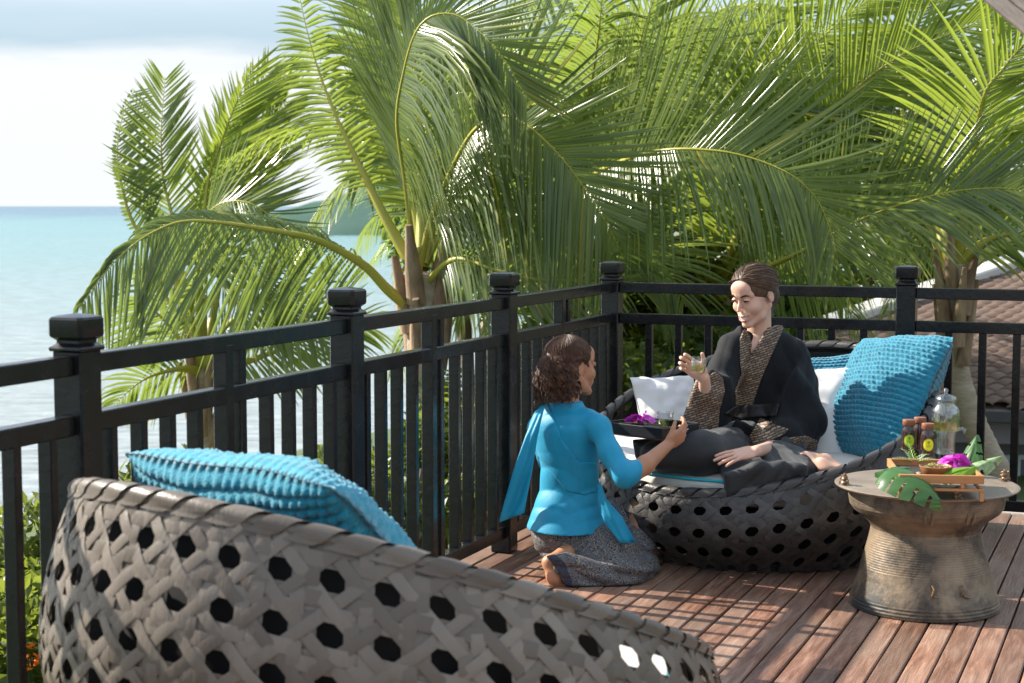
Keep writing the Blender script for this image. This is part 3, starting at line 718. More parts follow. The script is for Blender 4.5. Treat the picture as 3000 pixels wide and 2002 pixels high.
# palm A: smaller palm at the left over the water
hA = W3(585, 1080, 14.5)
heroA = [
    dict(pts=H([(575, 1070, 14.5), (505, 800, 14.5), (395, 663, 14.5), (352, 520, 14.5), (345, 420, 14.6), (365, 320, 14.7), (392, 262, 14.8)]), side=(1, 0, .1), L=.55, droop=.25, seed=61, fwd=(1.25, .8), asym=(1.0, .12), bare=.4),
    dict(pts=H([(580, 1070, 14.5), (540, 840, 14.5), (504, 638, 14.5), (478, 520, 14.5), (472, 395, 14.5), (478, 300, 14.6), (484, 225, 14.6)]), side=(1, 0, .1), L=.62, droop=-.02, seed=62, fwd=(.95, .65), bare=.38),
    dict(pts=H([(590, 1070, 14.5), (585, 800, 14.5), (596, 640, 14.4), (612, 520, 14.4), (640, 440, 14.3), (680, 330, 14.2), (742, 190, 14.2)]), side=(1, 0, .1), L=.60, droop=.1, seed=63, fwd=(.9, .45), asym=(1.5, .25), bare=.42, young=True),
    dict(pts=H([(590, 1070, 14.5), (600, 800, 14.7), (632, 600, 14.8), (672, 440, 14.9), (720, 320, 15), (790, 205, 15)]), side=(1, 0, -.1), L=.85, droop=.15, seed=64, fwd=(.75, .4), asym=(1.2, .7), bare=.38),
    dict(pts=H([(595, 1070, 14.5), (640, 840, 14.9), (680, 640, 15), (730, 480, 15.1), (790, 370, 15.2), (845, 290, 15.2)]), side=(1, 0, -.3), L=.85, droop=.3, seed=65, fwd=(.8, .4), bare=.35),
    dict(pts=H([(590, 1075, 14.5), (580, 820, 14.0), (600, 660, 13.7), (640, 600, 13.5), (720, 592, 13.3), (800, 640, 13.2), (860, 720, 13.2)]), side=(-.2, -.3, -1), L=.8, droop=.5, droop2=-.2, seed=66, bare=.42, fwd=(.8, .5)),
    dict(pts=H([(590, 1085, 14.5), (500, 960, 14.4), (440, 900, 14.3), (400, 860, 14.2)]), side=(0, -.2, -1), L=.7, droop=.5, seed=68, bare=.2),
    dict(pts=H([(590, 1090, 14.5), (540, 1080, 14.2), (480, 1090, 14), (410, 1120, 13.8), (330, 1190, 13.8)]), side=(0, -.4, -1), L=.5, droop=.6, seed=69, bare=.25),
    dict(pts=H([(595, 1080, 14.5), (660, 960, 14.2), (760, 900, 14), (870, 920, 13.8), (960, 1000, 13.7)]), side=(0, -.3, -1), L=.85, droop=.55, seed=70, bare=.2),
    dict(pts=H([(595, 1090, 14.5), (720, 1060, 14.5), (860, 1010, 14.5), (1000, 960, 14.5), (1100, 960, 14.6)]), side=(0, -.3, -1), L=.7, droop=.5, seed=71, bare=.15),
    dict(pts=H([(590, 1085, 14.5), (560, 900, 14.3), (600, 780, 14.1), (700, 760, 14), (790, 830, 13.9), (830, 950, 13.9)]), side=(0, -.3, -1), L=.85, droop=.6, seed=72, bare=.2),
    dict(pts=H([(590, 1085, 14.5), (520, 930, 14.9), (470, 830, 15), (520, 760, 15.1), (620, 760, 15.1), (700, 850, 15.1)]), side=(0, -.3, -1), L=.85, droop=.6, seed=73, bare=.2),
]
palm('smaller coconut palm at the far left with upright fronds against the bright sea', hA, (hA.x + .1, hA.y, -7.5), heroA, [], 0.10, 33)
# palms of the grove further back
back = [
    ('palm crown far back between the two tallest palms, deep in shade', 1450, 380, 17.5, 0.13),
    ('palm of the grove behind, its crown above the middle of the hillside railing', 1900, 260, 18.0, 0.13),
    ('grove palm standing highest behind the right end of the tiled roof', 2900, 60, 27.0, 0.16),
    ('grove palm low behind the seated guest, between her and the roof verge', 2250, 560, 26.0, 0.16),
    ('grove palm low behind the corner post, mostly hidden by hanging leaves', 1800, 640, 18.5, 0.13),
    ('grove palm behind the leaning pale trunk, above the roof verge', 2700, 400, 28.0, 0.16),
]
for i, (lab, px, py, Y, tr) in enumerate(back):
    r_ = random.Random(100 + i); h = W3(px, py, Y)
    gen = [(k * 360 / 12 + r_.uniform(-12, 12), r_.uniform(-5, 70), r_.uniform(3.4, 4.4), r_.uniform(55, 95)) for k in range(12)]
    palm(lab, h, (h.x + r_.uniform(-.6, .6), h.y + .3, -7), [], gen, tr, 300 + i, 1.25, sheath=False)

# --- leafy shrubs and trees
M_sh1 = leafmat('shrub_leaf', (0.06, 0.10, 0.025), (0.11, 0.15, 0.04), (0.32, 0.38, 0.05), .35, .45)
M_sh2 = leafmat('dark_shrub_leaf', (0.035, 0.075, 0.018), (0.07, 0.11, 0.03), (0.2, 0.3, 0.04), .35, .4)
M_twig = mat('twig', (0.12, 0.08, 0.05), .9)
def shrub(name, label, cat, c, rx, ry, rz, n, leaf, m, seed, base_z=-5.5, group=None):
    r_ = random.Random(seed); c = Vector(c)
    root = empty(name, (c.x, c.y, base_z), 0, label, cat, group)
    V, F = [], []
    clumps = [(Vector((r_.gauss(0, .36), r_.gauss(0, .36), r_.gauss(0, .32))), r_.uniform(.28, .5)) for _ in range(16)]
    for i in range(n):
        k, kr = clumps[r_.randrange(16)]
        q = Vector((r_.gauss(0, 1), r_.gauss(0, 1), r_.gauss(0, 1))).normalized() * kr * r_.uniform(.6, 1.05) + k
        p = Vector((q.x * rx, q.y * ry, q.z * rz))
        d = (q.normalized() + Vector((r_.uniform(-1, 1), r_.uniform(-1, 1), r_.uniform(-.9, .5)))).normalized()
        s = d.cross(Vector((r_.uniform(-1, 1), r_.uniform(-1, 1), 1))).normalized(); ln = leaf * r_.uniform(.6, 1.3); w = ln * .28
        nrm_ = s.cross(d)
        b_ = len(V); p = p + Vector((0, 0, c.z - base_z))
        V += [p, p + d * ln * .45 + s * w + nrm_ * w * .3, p + d * ln, p + d * ln * .45 - s * w + nrm_ * w * .3]; F += [(b_, b_ + 1, b_ + 2), (b_, b_ + 2, b_ + 3)]
    link('crown', mesh(V, F, smooth=False), root, m)
    mb = MB(); top = c.z - base_z
    for k in range(6):
        a = r_.uniform(0, 6.28); e_ = Vector((math.cos(a) * rx * .55, math.sin(a) * ry * .55, top + rz * r_.uniform(-.1, .5)))
        mb.tube([(0, 0, 0), (e_.x * .15, e_.y * .15, top * .55), (e_.x * .5, e_.y * .5, top * .85), e_], [.09, .07, .045, .015], 7)
    mb.build('trunk', M_twig, root)
    return root
SH = [  # px, py (centre), Y, rx, ry, rz, n, leaf, mat
    ('bright green leafy tree behind the middle of the hillside railing', 1950, 1000, 14.5, 1.3, 1.0, 1.1, 5200, .17, 1),
    ('sunlit leafy tree right of the seated guest\'s head, below the palms', 2330, 790, 25.0, 3.0, 2, 1.6, 6000, .15, 1),
    ('leafy tree filling the gap between railing corner and yellow palm stalks', 1880, 860, 17.0, 1.2, 1.0, 1.0, 5000, .14, 1),
    ('low leafy bush seen through the balusters beside the corner post', 1830, 1180, 11.5, .7, .6, .6, 4200, .10, 1),
    ('leafy tree above the white roof verge, left of the leaning palm trunk', 2600, 780, 27.0, 3.2, 2, 1.7, 6000, .18, 1),
    ('leafy tree above the white roof verge at the right edge', 2960, 650, 27.0, 3.0, 2, 1.5, 6000, .18, 1),
    ('dark leafy tree low behind the white roof verge', 2200, 1010, 15.0, 1.0, 1.0, 1.0, 5000, .14, 2),
    ('dark tree deep in the grove behind the tallest palm', 1400, 470, 19.0, .9, 1.0, 1.1, 4000, .14, 2),
    ('leafy bush glimpsed between the middle balusters of the sea railing', 1330, 1360, 10.5, .7, .7, .5, 4000, .09, 1),
    ('leafy bush low behind the second sea railing panel', 1080, 1500, 9.6, .7, .7, .5, 4000, .09, 1),
    ('pale leafy bush low behind the sea railing left of the turquoise pillow', 660, 1560, 9.0, .7, .7, .40, 4200, .08, 1),
    ('tall leafy bush at the bottom left behind the nearest balusters', 90, 1760, 8.0, .5, .6, .40, 4200, .085, 1),
    ('leafy bush at the lower left edge beneath the orange flowers', 60, 1950, 7.0, .55, .6, .4, 3600, .085, 1),
    ('leafy bush low behind the railing beside the wicker back', 330, 1660, 8.6, .5, .7, .40, 3600, .1, 1),
    ('dark bush behind the hillside railing below the tiled roof', 2180, 1220, 12.5, 1.2, .7, .9, 4000, .14, 2),
    ('bush behind the sea railing near the corner post', 1560, 1240, 11.2, .6, .6, .6, 4000, .09, 1),
]
for i, (lab, px, py, Y, rx, ry, rz, n_, lf, mm) in enumerate(SH):
    shrub('leafy_tree' if 'tree' in lab else 'bush', lab, 'tree' if 'tree' in lab else 'bush', W3(px, py, Y), rx, ry, rz, n_, lf, M_sh1 if mm == 1 else M_sh2, 500 + i, group='trees and bushes below the deck')
# orange flowers at the lower left
M_or = mat('orange_petal', (0.75, 0.13, 0.01), .6, var=(0.8, 0.25, 0.02), vscale=20, translucent=((.9, .25, .02), .3))
ofl = empty('flowering_plant', W3(75, 1960, 6.6), 0, 'plant with bright orange flowers seen between balusters at the lower left', 'plant')
r_ = random.Random(5)
for k in range(9):
    mb = MB(); c_ = Vector((r_.uniform(-.05, .05), r_.uniform(-.05, .05), r_.uniform(.0, .10)))
    for j in range(9):
        a = j * .7; d = Vector((math.cos(a), math.sin(a), r_.uniform(.1, .9))).normalized(); s = d.cross(Vector((0, 0, 1))).normalized()
        mb.add([c_, c_ + d * .02 + s * .009, c_ + d * .035, c_ + d * .02 - s * .009], [(0, 1, 2, 3)])
    mb.build('flower', M_or, ofl, False)
mb = MB()
for k in range(5): mb.tube([(r_.uniform(-.05, .05), 0, .05), (r_.uniform(-.04, .04), 0, -.4), (0, 0, -1.6)], [.004, .005, .008], 5)
mb.build('stem', M_sh2, ofl)
# ================================================================ WOVEN ROUND LOUNGE CHAIRS
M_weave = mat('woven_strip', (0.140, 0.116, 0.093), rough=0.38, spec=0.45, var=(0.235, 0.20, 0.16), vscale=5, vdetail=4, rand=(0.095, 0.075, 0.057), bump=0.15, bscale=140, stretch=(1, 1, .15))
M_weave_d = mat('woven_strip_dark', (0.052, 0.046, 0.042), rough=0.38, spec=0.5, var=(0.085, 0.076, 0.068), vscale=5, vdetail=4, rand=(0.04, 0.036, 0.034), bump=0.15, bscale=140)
M_inner_dark = mat('inner_dark_shell', (0.012, 0.011, 0.011), .8)
RB, ZR, AMP = 0.732, 0.558, 0.232
def chair_surf(t, d, off=0.0):
    """t angle (0 = the high back), d = fraction of the way down from rim (0) to floor (1)"""
    zr = ZR + AMP * math.cos(t)
    hi = (math.cos(t) + 1) / 2
    z = zr * (1 - d)
    r = RB + (0.035 + 0.060 * hi) * math.sin(math.pi * min(1, d * 1.15)) * (1 - .35 * d) - 0.13 * max(0, (d - .45) / .55) ** 1.6
    r += off
    return Vector((r * math.cos(t), r * math.sin(t), z))
def wall_len(t):
    s, p = 0, chair_surf(t, 0)
    for k in range(1, 13):
        q = chair_surf(t, k / 12); s += (q - p).length; p = q
    return s
NT = 46; PC = 2 * math.pi / NT; VP = 0.104
WL = [wall_len(i * 2 * math.pi / 180) for i in range(181)]
def wl_at(t):
    x = (t % (2 * math.pi)) / (2 * math.pi) * 180; i = int(x); return WL[i] + (WL[min(180, i + 1)] - WL[i]) * (x - i)
def surf_uv(u, v, off=0.0):
    """u in cells round the chair, v metres below the rim"""
    t = u * PC; return chair_surf(t, v / wl_at(t), off)
def strip_mesh(path, w, thick=0.0006, name='woven_strip'):
    """path: list of (u, v, off); w width in metres; a slightly domed band"""
    V, F = [], []; P = [surf_uv(u, v, o) for u, v, o in path]; n = len(P)
    for i in range(n):
        t = (P[min(i + 1, n - 1)] - P[max(i - 1, 0)]).normalized()
        u, v, o = path[i]
        nr = surf_uv(u, v, 0.01 + o) - P[i]
        du = surf_uv(u + .05, v, 0) - surf_uv(u - .05, v, 0); dv = surf_uv(u, v + .01, 0) - surf_uv(u, v - .01, 0)
        nr = dv.cross(du).normalized()
        if nr.dot(Vector((P[i].x, P[i].y, 0))) < 0: nr = -nr
        b = nr.cross(t).normalized()
        V += [P[i] - b * w * .5 - nr * thick, P[i] - b * w * .36 + nr * thick * .1, P[i] + b * w * .36 + nr * thick * .1, P[i] + b * w * .5 - nr * thick]
    for i in range(n - 1):
        a = i * 4
        for k in range(3): F.append((a + k, a + k + 1, a + 5 + k, a + 4 + k))
    return V, F
def make_chair(matw, label, seed, z0, amp):
    global ZR, AMP, WL
    ZR, AMP = z0, amp; WL = [wall_len(i * 2 * math.pi / 180) for i in range(181)]
    root = empty('woven_lounge_chair', (0, 0, 0), 0, label, 'lounge chair', 'round woven lounge chairs on the deck')
    r_ = random.Random(seed)
    nrow = 10
    def ok(u, v): return v < wl_at(u * PC) - 0.015
    # rings (two per row of holes)
    for row in range(nrow):
        for s in (-1, 1):
            v0 = 0.018 + row * VP + s * 0.0128 + (0.0 if row else 0.004)
            segs, cur = [], []
            for i in range(NT * 4 + 1):
                u = i / 4.0
                if ok(u, v0): 
                    o = 0.0030 * (1 if (i // 2 + row + (s > 0)) % 2 else -1) + r_.uniform(-.0005, .0005)
                    cur.append((u, v0, o))
                else:
                    if len(cur) > 3: segs.append(cur)
                    cur = []
            if len(cur) > 3: segs.append(cur)
            for c_ in segs:
                V, F = strip_mesh(c_, 0.0300); link('woven_strip', mesh(V, F, 'woven_strip'), root, matw)
    # uprights (two per column)
    for c in range(NT):
        for s in (-1, 1):
            u = c + s * 0.122
            path = []; vmax = wl_at(u * PC); nst = max(6, int(vmax / 0.026))
            for k in range(nst + 1):
                v = 0.0 + (vmax - .004) * k / nst
                path.append((u, v, 0.0030 * (-1 if (k // 2 + c + (s > 0)) % 2 else 1) + r_.uniform(-.0004, .0004)))
            V, F = strip_mesh(path, 0.0300); link('woven_strip', mesh(V, F, 'woven_strip'), root, matw)
    # slanting strips, two each way per cell
    du_per = 1.0 / VP
    for c in range(NT):
        for sgn in (-1, 1):
            for h in (1,):
                u0 = c + 0.5 + h * 0.5
                # holes sit at u = c + .5, v = .07 + VP k; the slanting pairs pass between them
                path = []; v = 0.004; k = 0
                while True:
                    u = u0 + sgn * (v - 0.070) * du_per
                    if not ok(u, v) or v > 1.04: break
                    path.append((u, v, 0.0048 * (1 if (k // 2 + (sgn > 0) + (h > 0)) % 2 else .2) + r_.uniform(-.0004, .0004)))
                    v += 0.019; k += 1
                if len(path) > 3:
                    V, F = strip_mesh(path, 0.0255); link('woven_strip', mesh(V, F, 'woven_strip'), root, matw)
    # rim roll and the folded wraps over it
    mb = MB(); pts = [chair_surf(2 * math.pi * i / 96, 0, -0.012) + Vector((0, 0, .004)) for i in range(97)]
    mb.tube(pts, 0.0155, 10, cap=False); mb.build('rim', matw, root)
    for k in range(56):
        t0 = 2 * math.pi * k / 56; V, F = [], []; n = 11
        wv = r_.uniform(.85, 1.1)
        for i in range(n):
            f = i / (n - 1); ang = -0.9 + f * (math.pi + 1.1)           # from outside over the top to inside
            t = t0 + (f - .3) * 0.135
            rr = 0.0195 + 0.003 * math.sin(f * 3.1) + (k % 2) * .0012
            c = chair_surf(t, 0, -0.012) + Vector((0, 0, .004)); rad = Vector((math.cos(t), math.sin(t), 0))
            if f < 0.22: p = chair_surf(t, (.22 - f) * .06, .0085)
            else:
                a = (f - .22) / .78 * (math.pi + .35) - .15
                p = c + rad * math.cos(a) * rr + Vector((0, 0, math.sin(a) * rr))
            tan = Vector((-math.sin(t), math.cos(t), 0)); tan = (tan + Vector((0, 0, -AMP * math.sin(t) / RB))).normalized()
            w = 0.036 * wv
            V += [p - tan * w, p - tan * w * .2 + (p - c).normalized() * .002, p + tan * w * .9]
        for i in range(n - 1):
            a = i * 3; F += [(a, a + 1, a + 4, a + 3), (a + 1, a + 2, a + 5, a + 4)]
        link('rim_wrap', mesh(V, F, 'rim_wrap'), root, matw)
    # seat base, and a dark shell added as shade behind the high back's holes
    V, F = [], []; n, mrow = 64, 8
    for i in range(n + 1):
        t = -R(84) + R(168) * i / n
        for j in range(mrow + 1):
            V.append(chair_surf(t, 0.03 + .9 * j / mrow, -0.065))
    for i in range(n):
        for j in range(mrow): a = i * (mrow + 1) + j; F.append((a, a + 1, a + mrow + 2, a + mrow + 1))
    link('inner_dark_shell', mesh(V, F), root, M_inner_dark)
    sb = MB(); sb.lathe([(0.52, 0.05), (.60, .2), (0.63, .255), (0.0, .257)], 40); sb.build('seat_base', M_inner_dark, root)
    ft = MB(); ft.lathe([(0.50, 0.0), (.57, 0.0), (.57, .03), (.50, .03)], 40)
    ft.build('foot_ring', M_inner_dark, root)
    return root

NEAR_C, NEAR_A = Vector((-0.270, 3.76, 0)), math.atan2(-0.233, -0.198)
FAR_C, FAR_A = Vector((1.067, 6.904, 0)), math.atan2(0.195, 0.154)
chN = make_chair(M_weave, 'grey woven round lounge chair in the foreground, seen from behind its high back', 1, .572, .292)
chN.location = NEAR_C; chN.rotation_euler = (0, 0, NEAR_A)
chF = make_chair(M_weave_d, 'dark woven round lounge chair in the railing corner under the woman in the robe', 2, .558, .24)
chF.location = FAR_C; chF.rotation_euler = (0, 0, FAR_A)

# ---------------------------------------------------------------- cushions and pillows
M_cream = mat('cream_canvas', (0.56, 0.52, 0.45), .85, var=(0.62, 0.58, 0.51), vscale=4, bump=.12, bscale=300, sheen=.2)
M_white = mat('white_canvas', (0.66, 0.64, 0.62), .85, var=(0.70, 0.68, 0.66), vscale=4, bump=.15, bscale=8, sheen=.2)
M_pipe = mat('turquoise_piping', (0.03, 0.42, 0.50), .6)
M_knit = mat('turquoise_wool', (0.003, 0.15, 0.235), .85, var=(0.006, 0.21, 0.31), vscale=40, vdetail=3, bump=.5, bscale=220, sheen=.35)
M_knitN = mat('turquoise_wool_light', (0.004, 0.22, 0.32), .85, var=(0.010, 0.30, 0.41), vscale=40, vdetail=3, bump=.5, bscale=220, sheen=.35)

def seat_cushion(label, parent_c, ang, group):
    root = empty('seat_cushion', parent_c + Vector((0, 0, .262)), ang, label, 'cushion', group)
    mb = MB(); Rr = 0.655
    prof = [(0.0, .002), (Rr * .9, 0.0), (Rr * .985, .016), (Rr, .052), (Rr * .995, .088), (Rr * .97, .108), (Rr * .85, .124), (Rr * .5, .134), (0, .137)]
    mb.lathe(prof, 96, wob=lambda a, z: 1 + .004 * math.sin(a * 9 + z * 30) + .003 * math.sin(a * 23))
    mb.build('cushion_body', M_cream, root)
    pp = MB(); pp.tube([(Rr * .985 * math.cos(2 * math.pi * i / 96), Rr * .985 * math.sin(2 * math.pi * i / 96), .106) for i in range(97)], .0065, 8, cap=False)
    pp.build('piping', M_pipe, root)
    return root
seat_cushion('round cream seat cushion with turquoise piping under the woman in the robe', FAR_C, FAR_A, 'seat cushions in the woven chairs')
seat_cushion('round cream seat cushion glimpsed through the weave of the foreground chair', NEAR_C, NEAR_A, 'seat cushions in the woven chairs')

def pillow_mesh(w, h, th, nu=60, nv=60, knit=None, curve=0.0, pinch=0.10, seed=0, ears=0.0, wrinkle=0.004, amp=1.0):
    """pillow in the local xz plane, thickness along y; knit = (columns, rows) of bobbles"""
    if knit: nu, nv = knit[0] * 4, knit[1] * 5
    off = Vector((seed * 13.1, seed * 3.7, 0)); V, F = [], []
    for side in (1, -1):
        for j in range(nv + 1):
            for i in range(nu + 1):
                u, v = 2 * i / nu - 1, 2 * j / nv - 1
                eu, ev = 1 - abs(u) ** 2.6, 1 - abs(v) ** 2.6
                t = th * .5 * (max(0, eu) ** .55) * (max(0, ev) ** .55)
                x = u * w / 2 * (1 - pinch * (1 - v * v) * abs(u) ** 2 * .9 + ears * (abs(u * v)) ** 3)
                z = v * h / 2 * (1 - pinch * (1 - u * u) * abs(v) ** 2 * .9 + ears * (abs(u * v)) ** 3)
                t += wrinkle * mnoise.noise(Vector((u * 3, v * 3, side)) + off) * min(1, t / .01) * 3
                rim = min(1.0, min(1 - abs(u), 1 - abs(v)) * 14)
                if knit:
                    row = (v + 1) / 2 * knit[1]; ph = (0.5 if int(row) % 2 else 0)
                    a = abs(math.sin(math.pi * row)) ** .7
                    c_ = abs(math.sin(math.pi * ((u + 1) / 2 * knit[0] + ph))) ** .8
                    jit = .7 + .8 * mnoise.noise(Vector((u * 30, v * 30, side * 3)) + off)
                    t += amp * (0.013 * (a * (.35 + .65 * c_)) - .005) * (0.35 + .65 * rim) * jit
                    if rim < 1: x += .004 * c_ * (1 - rim) * (1 if u > 0 else -1); z += .004 * c_ * (1 - rim) * (1 if v > 0 else -1)
                y = side * max(t, 0.0006) + curve * (x * x) / (w * .5) + .02 * mnoise.noise(Vector((u * 1.3, v * 1.3, 5)) + off)
                V.append((x, y, z))
    n1 = (nu + 1) * (nv + 1)
    for s in (0, 1):
        for j in range(nv):
            for i in range(nu):
                a = s * n1 + j * (nu + 1) + i; q = (a, a + 1, a + nu + 2, a + nu + 1); F.append(q[::-1] if s == 0 else q)
    edge = [j * (nu + 1) for j in range(nv + 1)] + [nv * (nu + 1) + i for i in range(1, nu + 1)] + [j * (nu + 1) + nu for j in range(nv - 1, -1, -1)] + [i for i in range(nu - 1, 0, -1)]
    for k in range(len(edge)):
        a, b = edge[k], edge[(k + 1) % len(edge)]; F.append((a, b, b + n1, a + n1))
    return mesh(V, np.array(F), 'pillow')

def frame(center, xdir, zdir):
    x = Vector(xdir).normalized(); z = Vector(zdir); z = (z - x * z.dot(x)).normalized(); y = z.cross(x)
    M = Matrix((x, y, z)).transposed().to_4x4(); M.translation = Vector(center); return M
def pillow(name, label, center, xd, zd, w, h, th, m, group='loose pillows on the woven chairs', **kw):
    o = link(name, pillow_mesh(w, h, th, **kw), None, m); o.matrix_world = frame(center, xd, zd)
    return tag(o, label, 'pillow', group)
def quadp(tl, tr, bl, br):
    c = (tl + tr + bl + br) / 4; xd = (tr + br - tl - bl) / 2; zd = (tl + tr - bl - br) / 2
    return c, xd, zd
# foreground pillow, lying tilted in the high back of the near chair
zd = Vector((-.40, -.60, .66)).normalized(); xd = Vector((.54, -.45, 0))
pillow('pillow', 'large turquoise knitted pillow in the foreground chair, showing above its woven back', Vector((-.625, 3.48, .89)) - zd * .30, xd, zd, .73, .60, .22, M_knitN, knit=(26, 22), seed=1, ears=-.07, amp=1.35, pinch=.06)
pillow('pillow', 'white pillow low in the foreground chair, seen only through holes of the weave', NEAR_C + Vector((.20, -.26, .43)), (.9, .35, 0), (.1, -.6, .6), .45, .36, .13, M_white, seed=9)
# far chair: big turquoise pillow at the right
c, xd, zd = quadp(W(1975, 775, 7.32), W(2150, 775, 6.86), W(1893, 1052, 7.02), W(2078, 1062, 6.55))
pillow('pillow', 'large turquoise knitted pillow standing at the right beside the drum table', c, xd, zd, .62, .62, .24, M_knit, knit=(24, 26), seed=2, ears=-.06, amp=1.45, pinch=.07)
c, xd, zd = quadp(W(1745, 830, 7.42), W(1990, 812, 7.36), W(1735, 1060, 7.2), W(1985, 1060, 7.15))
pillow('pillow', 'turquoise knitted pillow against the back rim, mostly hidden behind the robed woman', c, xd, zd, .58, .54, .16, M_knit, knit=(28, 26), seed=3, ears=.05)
c, xd, zd = quadp(W(1735, 860, 7.24), W(1945, 842, 7.12), W(1730, 1060, 6.98), W(1905, 1075, 6.9))
pillow('pillow', 'off-white pillow between the robed woman and the large turquoise pillow', c, xd, zd, .48, .50, .15, M_white, seed=4, ears=-.02)
c, xd, zd = quadp(W(1486, 882, 7.20), W(1600, 872, 7.30), W(1466, 988, 7.05), W(1585, 990, 7.1))
pillow('pillow', 'off-white pillow at the left of the robed woman below her raised glass', c, xd, zd, .315, .315, .10, M_white, seed=5, ears=-.03)
c, xd, zd = quadp(W(1410, 1022, 7.02), W(1560, 1012, 7.15), W(1395, 1052, 6.9), W(1560, 1052, 6.95))
pillow('pillow', 'off-white pillow lying flat on the seat cushion below the serving tray', c, xd, (0, .9, .25), .42, .36, .11, M_white, seed=6)
# ================================================================ BRONZE DRUM TABLE AND WHAT STANDS ON IT
DC = WZ(2123, 1392, 0.0); DC.y += 0.02
DC = Vector((DC.x, DC.y, 0))
M_brz = mat('old_bronze', (0.12, 0.085, 0.055), rough=.48, spec=.5, metal=.25)
n, l, b = nodes(M_brz)
tc = nn(M_brz, 'ShaderNodeTexCoord')
t1 = nn(M_brz, 'ShaderNodeTexNoise', i_Scale=5.5, i_Detail=8.0, i_Roughness=.66, i_Distortion=.4); l.new(tc.outputs['Object'], t1.inputs['Vector'])
r1 = nn(M_brz, 'ShaderNodeValToRGB'); e = r1.color_ramp.elements
e[0].position = .3; e[0].color = (.03, .03, .025, 1); e[1].position = .75; e[1].color = (.34, .25, .16, 1)
for p_, c_ in ((.42, (.085, .065, .045, 1)), (.5, (.18, .135, .09, 1)), (.6, (.25, .185, .12, 1))):
    q = e.new(p_); q.color = c_
l.new(t1.outputs['Fac'], r1.inputs[0])
t2 = nn(M_brz, 'ShaderNodeTexNoise', i_Scale=2.6, i_Detail=6.0, i_Roughness=.7)
mpp = nn(M_brz, 'ShaderNodeMapping'); mpp.inputs['Location'].default_value = (3, 1, 8); l.new(tc.outputs['Object'], mpp.inputs[0]); l.new(mpp.outputs[0], t2.inputs['Vector'])
mr = nn(M_brz, 'ShaderNodeMapRange'); mr.inputs['From Min'].default_value = .47; mr.inputs['From Max'].default_value = .60; l.new(t2.outputs['Fac'], mr.inputs[0])
sx_ = nn(M_brz, 'ShaderNodeSeparateXYZ'); l.new(tc.outputs['Object'], sx_.inputs[0])
m3 = nn(M_brz, 'ShaderNodeMapRange'); m3.inputs['From Min'].default_value = .22; m3.inputs['From Max'].default_value = .10; m3.inputs['To Min'].default_value = .25; m3.inputs['To Max'].default_value = 1.0; l.new(sx_.outputs['Z'], m3.inputs[0])
mm = nn(M_brz, 'ShaderNodeMath', operation='MULTIPLY'); l.new(mr.outputs[0], mm.inputs[0]); l.new(m3.outputs[0], mm.inputs[1])
mx = nn(M_brz, 'ShaderNodeMix', data_type='RGBA'); l.new(mm.outputs[0], mx.inputs[0]); l.new(r1.outputs[0], mx.inputs[6]); mx.inputs[7].default_value = (.028, .032, .036, 1)
l.new(mx.outputs[2], b.inputs['Base Color'])
t3 = nn(M_brz, 'ShaderNodeTexNoise', i_Scale=60.0, i_Detail=4.0); l.new(tc.outputs['Object'], t3.inputs['Vector'])
bp = nn(M_brz, 'ShaderNodeBump', i_Strength=.25, i_Distance=.006); l.new(t3.outputs['Fac'], bp.inputs['Height']); l.new(bp.outputs[0], b.inputs['Normal'])
mrr = nn(M_brz, 'ShaderNodeMapRange'); mrr.inputs['To Min'].default_value = .62; mrr.inputs['To Max'].default_value = .36; l.new(t1.outputs['Fac'], mrr.inputs[0]); l.new(mrr.outputs[0], b.inputs['Roughness'])
drum = empty('drum_table', DC, 0, 'old bronze drum with flared foot and ribbed waist, used as a table', 'drum table')
key = [(.262, 0.0), (.268, .006), (.266, .02), (.258, .05), (.238, .11), (.222, .17), (.208, .22), (.200, .255), (.196, .275), (.194, .288), (.201, .302), (.225, .328), (.258, .352), (.272, .372), (.277, .40), (.276, .425), (.278, .436)]
prof = []
for (r0, z0), (r1_, z1) in zip(key, key[1:]):
    m_ = max(1, int((z1 - z0) / .0026))
    for k in range(m_):
        f = k / m_; z = z0 + (z1 - z0) * f; r = r0 + (r1_ - r0) * f
        rib = 0
        if .145 < z < .282: rib = .0007 * math.sin(z * 2 * math.pi / .0085)
        if .36 < z < .43: rib = .0006 * math.sin(z * 2 * math.pi / .0095)
        if z < .04: rib = .0014 * math.sin(z * 2 * math.pi / .012)
        prof.append((r + rib, z))
prof.append((.279, .438))
mb = MB(); mb.lathe(prof, 96, wob=lambda a, z: 1 + .004 * math.sin(3 * a + 1) + .002 * math.sin(7 * a + z * 9)); mb.v = mb.v; mb.build('drum_body', M_brz, drum, True, 80)
top = [(.279, .434), (.318, .437), (.325, .441), (.326, .445), (.320, .4485), (.305, .4475)]
k = .300
while k > .012: top.append((k, .4470 + (.0011 if int(k * 1000 / 6) % 2 else 0))); k -= .006
top += [(.045, .4485), (.0, .4495)]
mb = MB(); mb.lathe(top, 96); mb.build('drum_head', mat('bronze_head', (.20, .155, .115), .42, metal=.2, var=(.29, .235, .18), vscale=7, bump=.2, rvar=.12), drum, True, 50)
M_frog = mat('bronze_frog', (.30, .19, .10), .4, metal=.4, var=(.16, .10, .06), vscale=60)
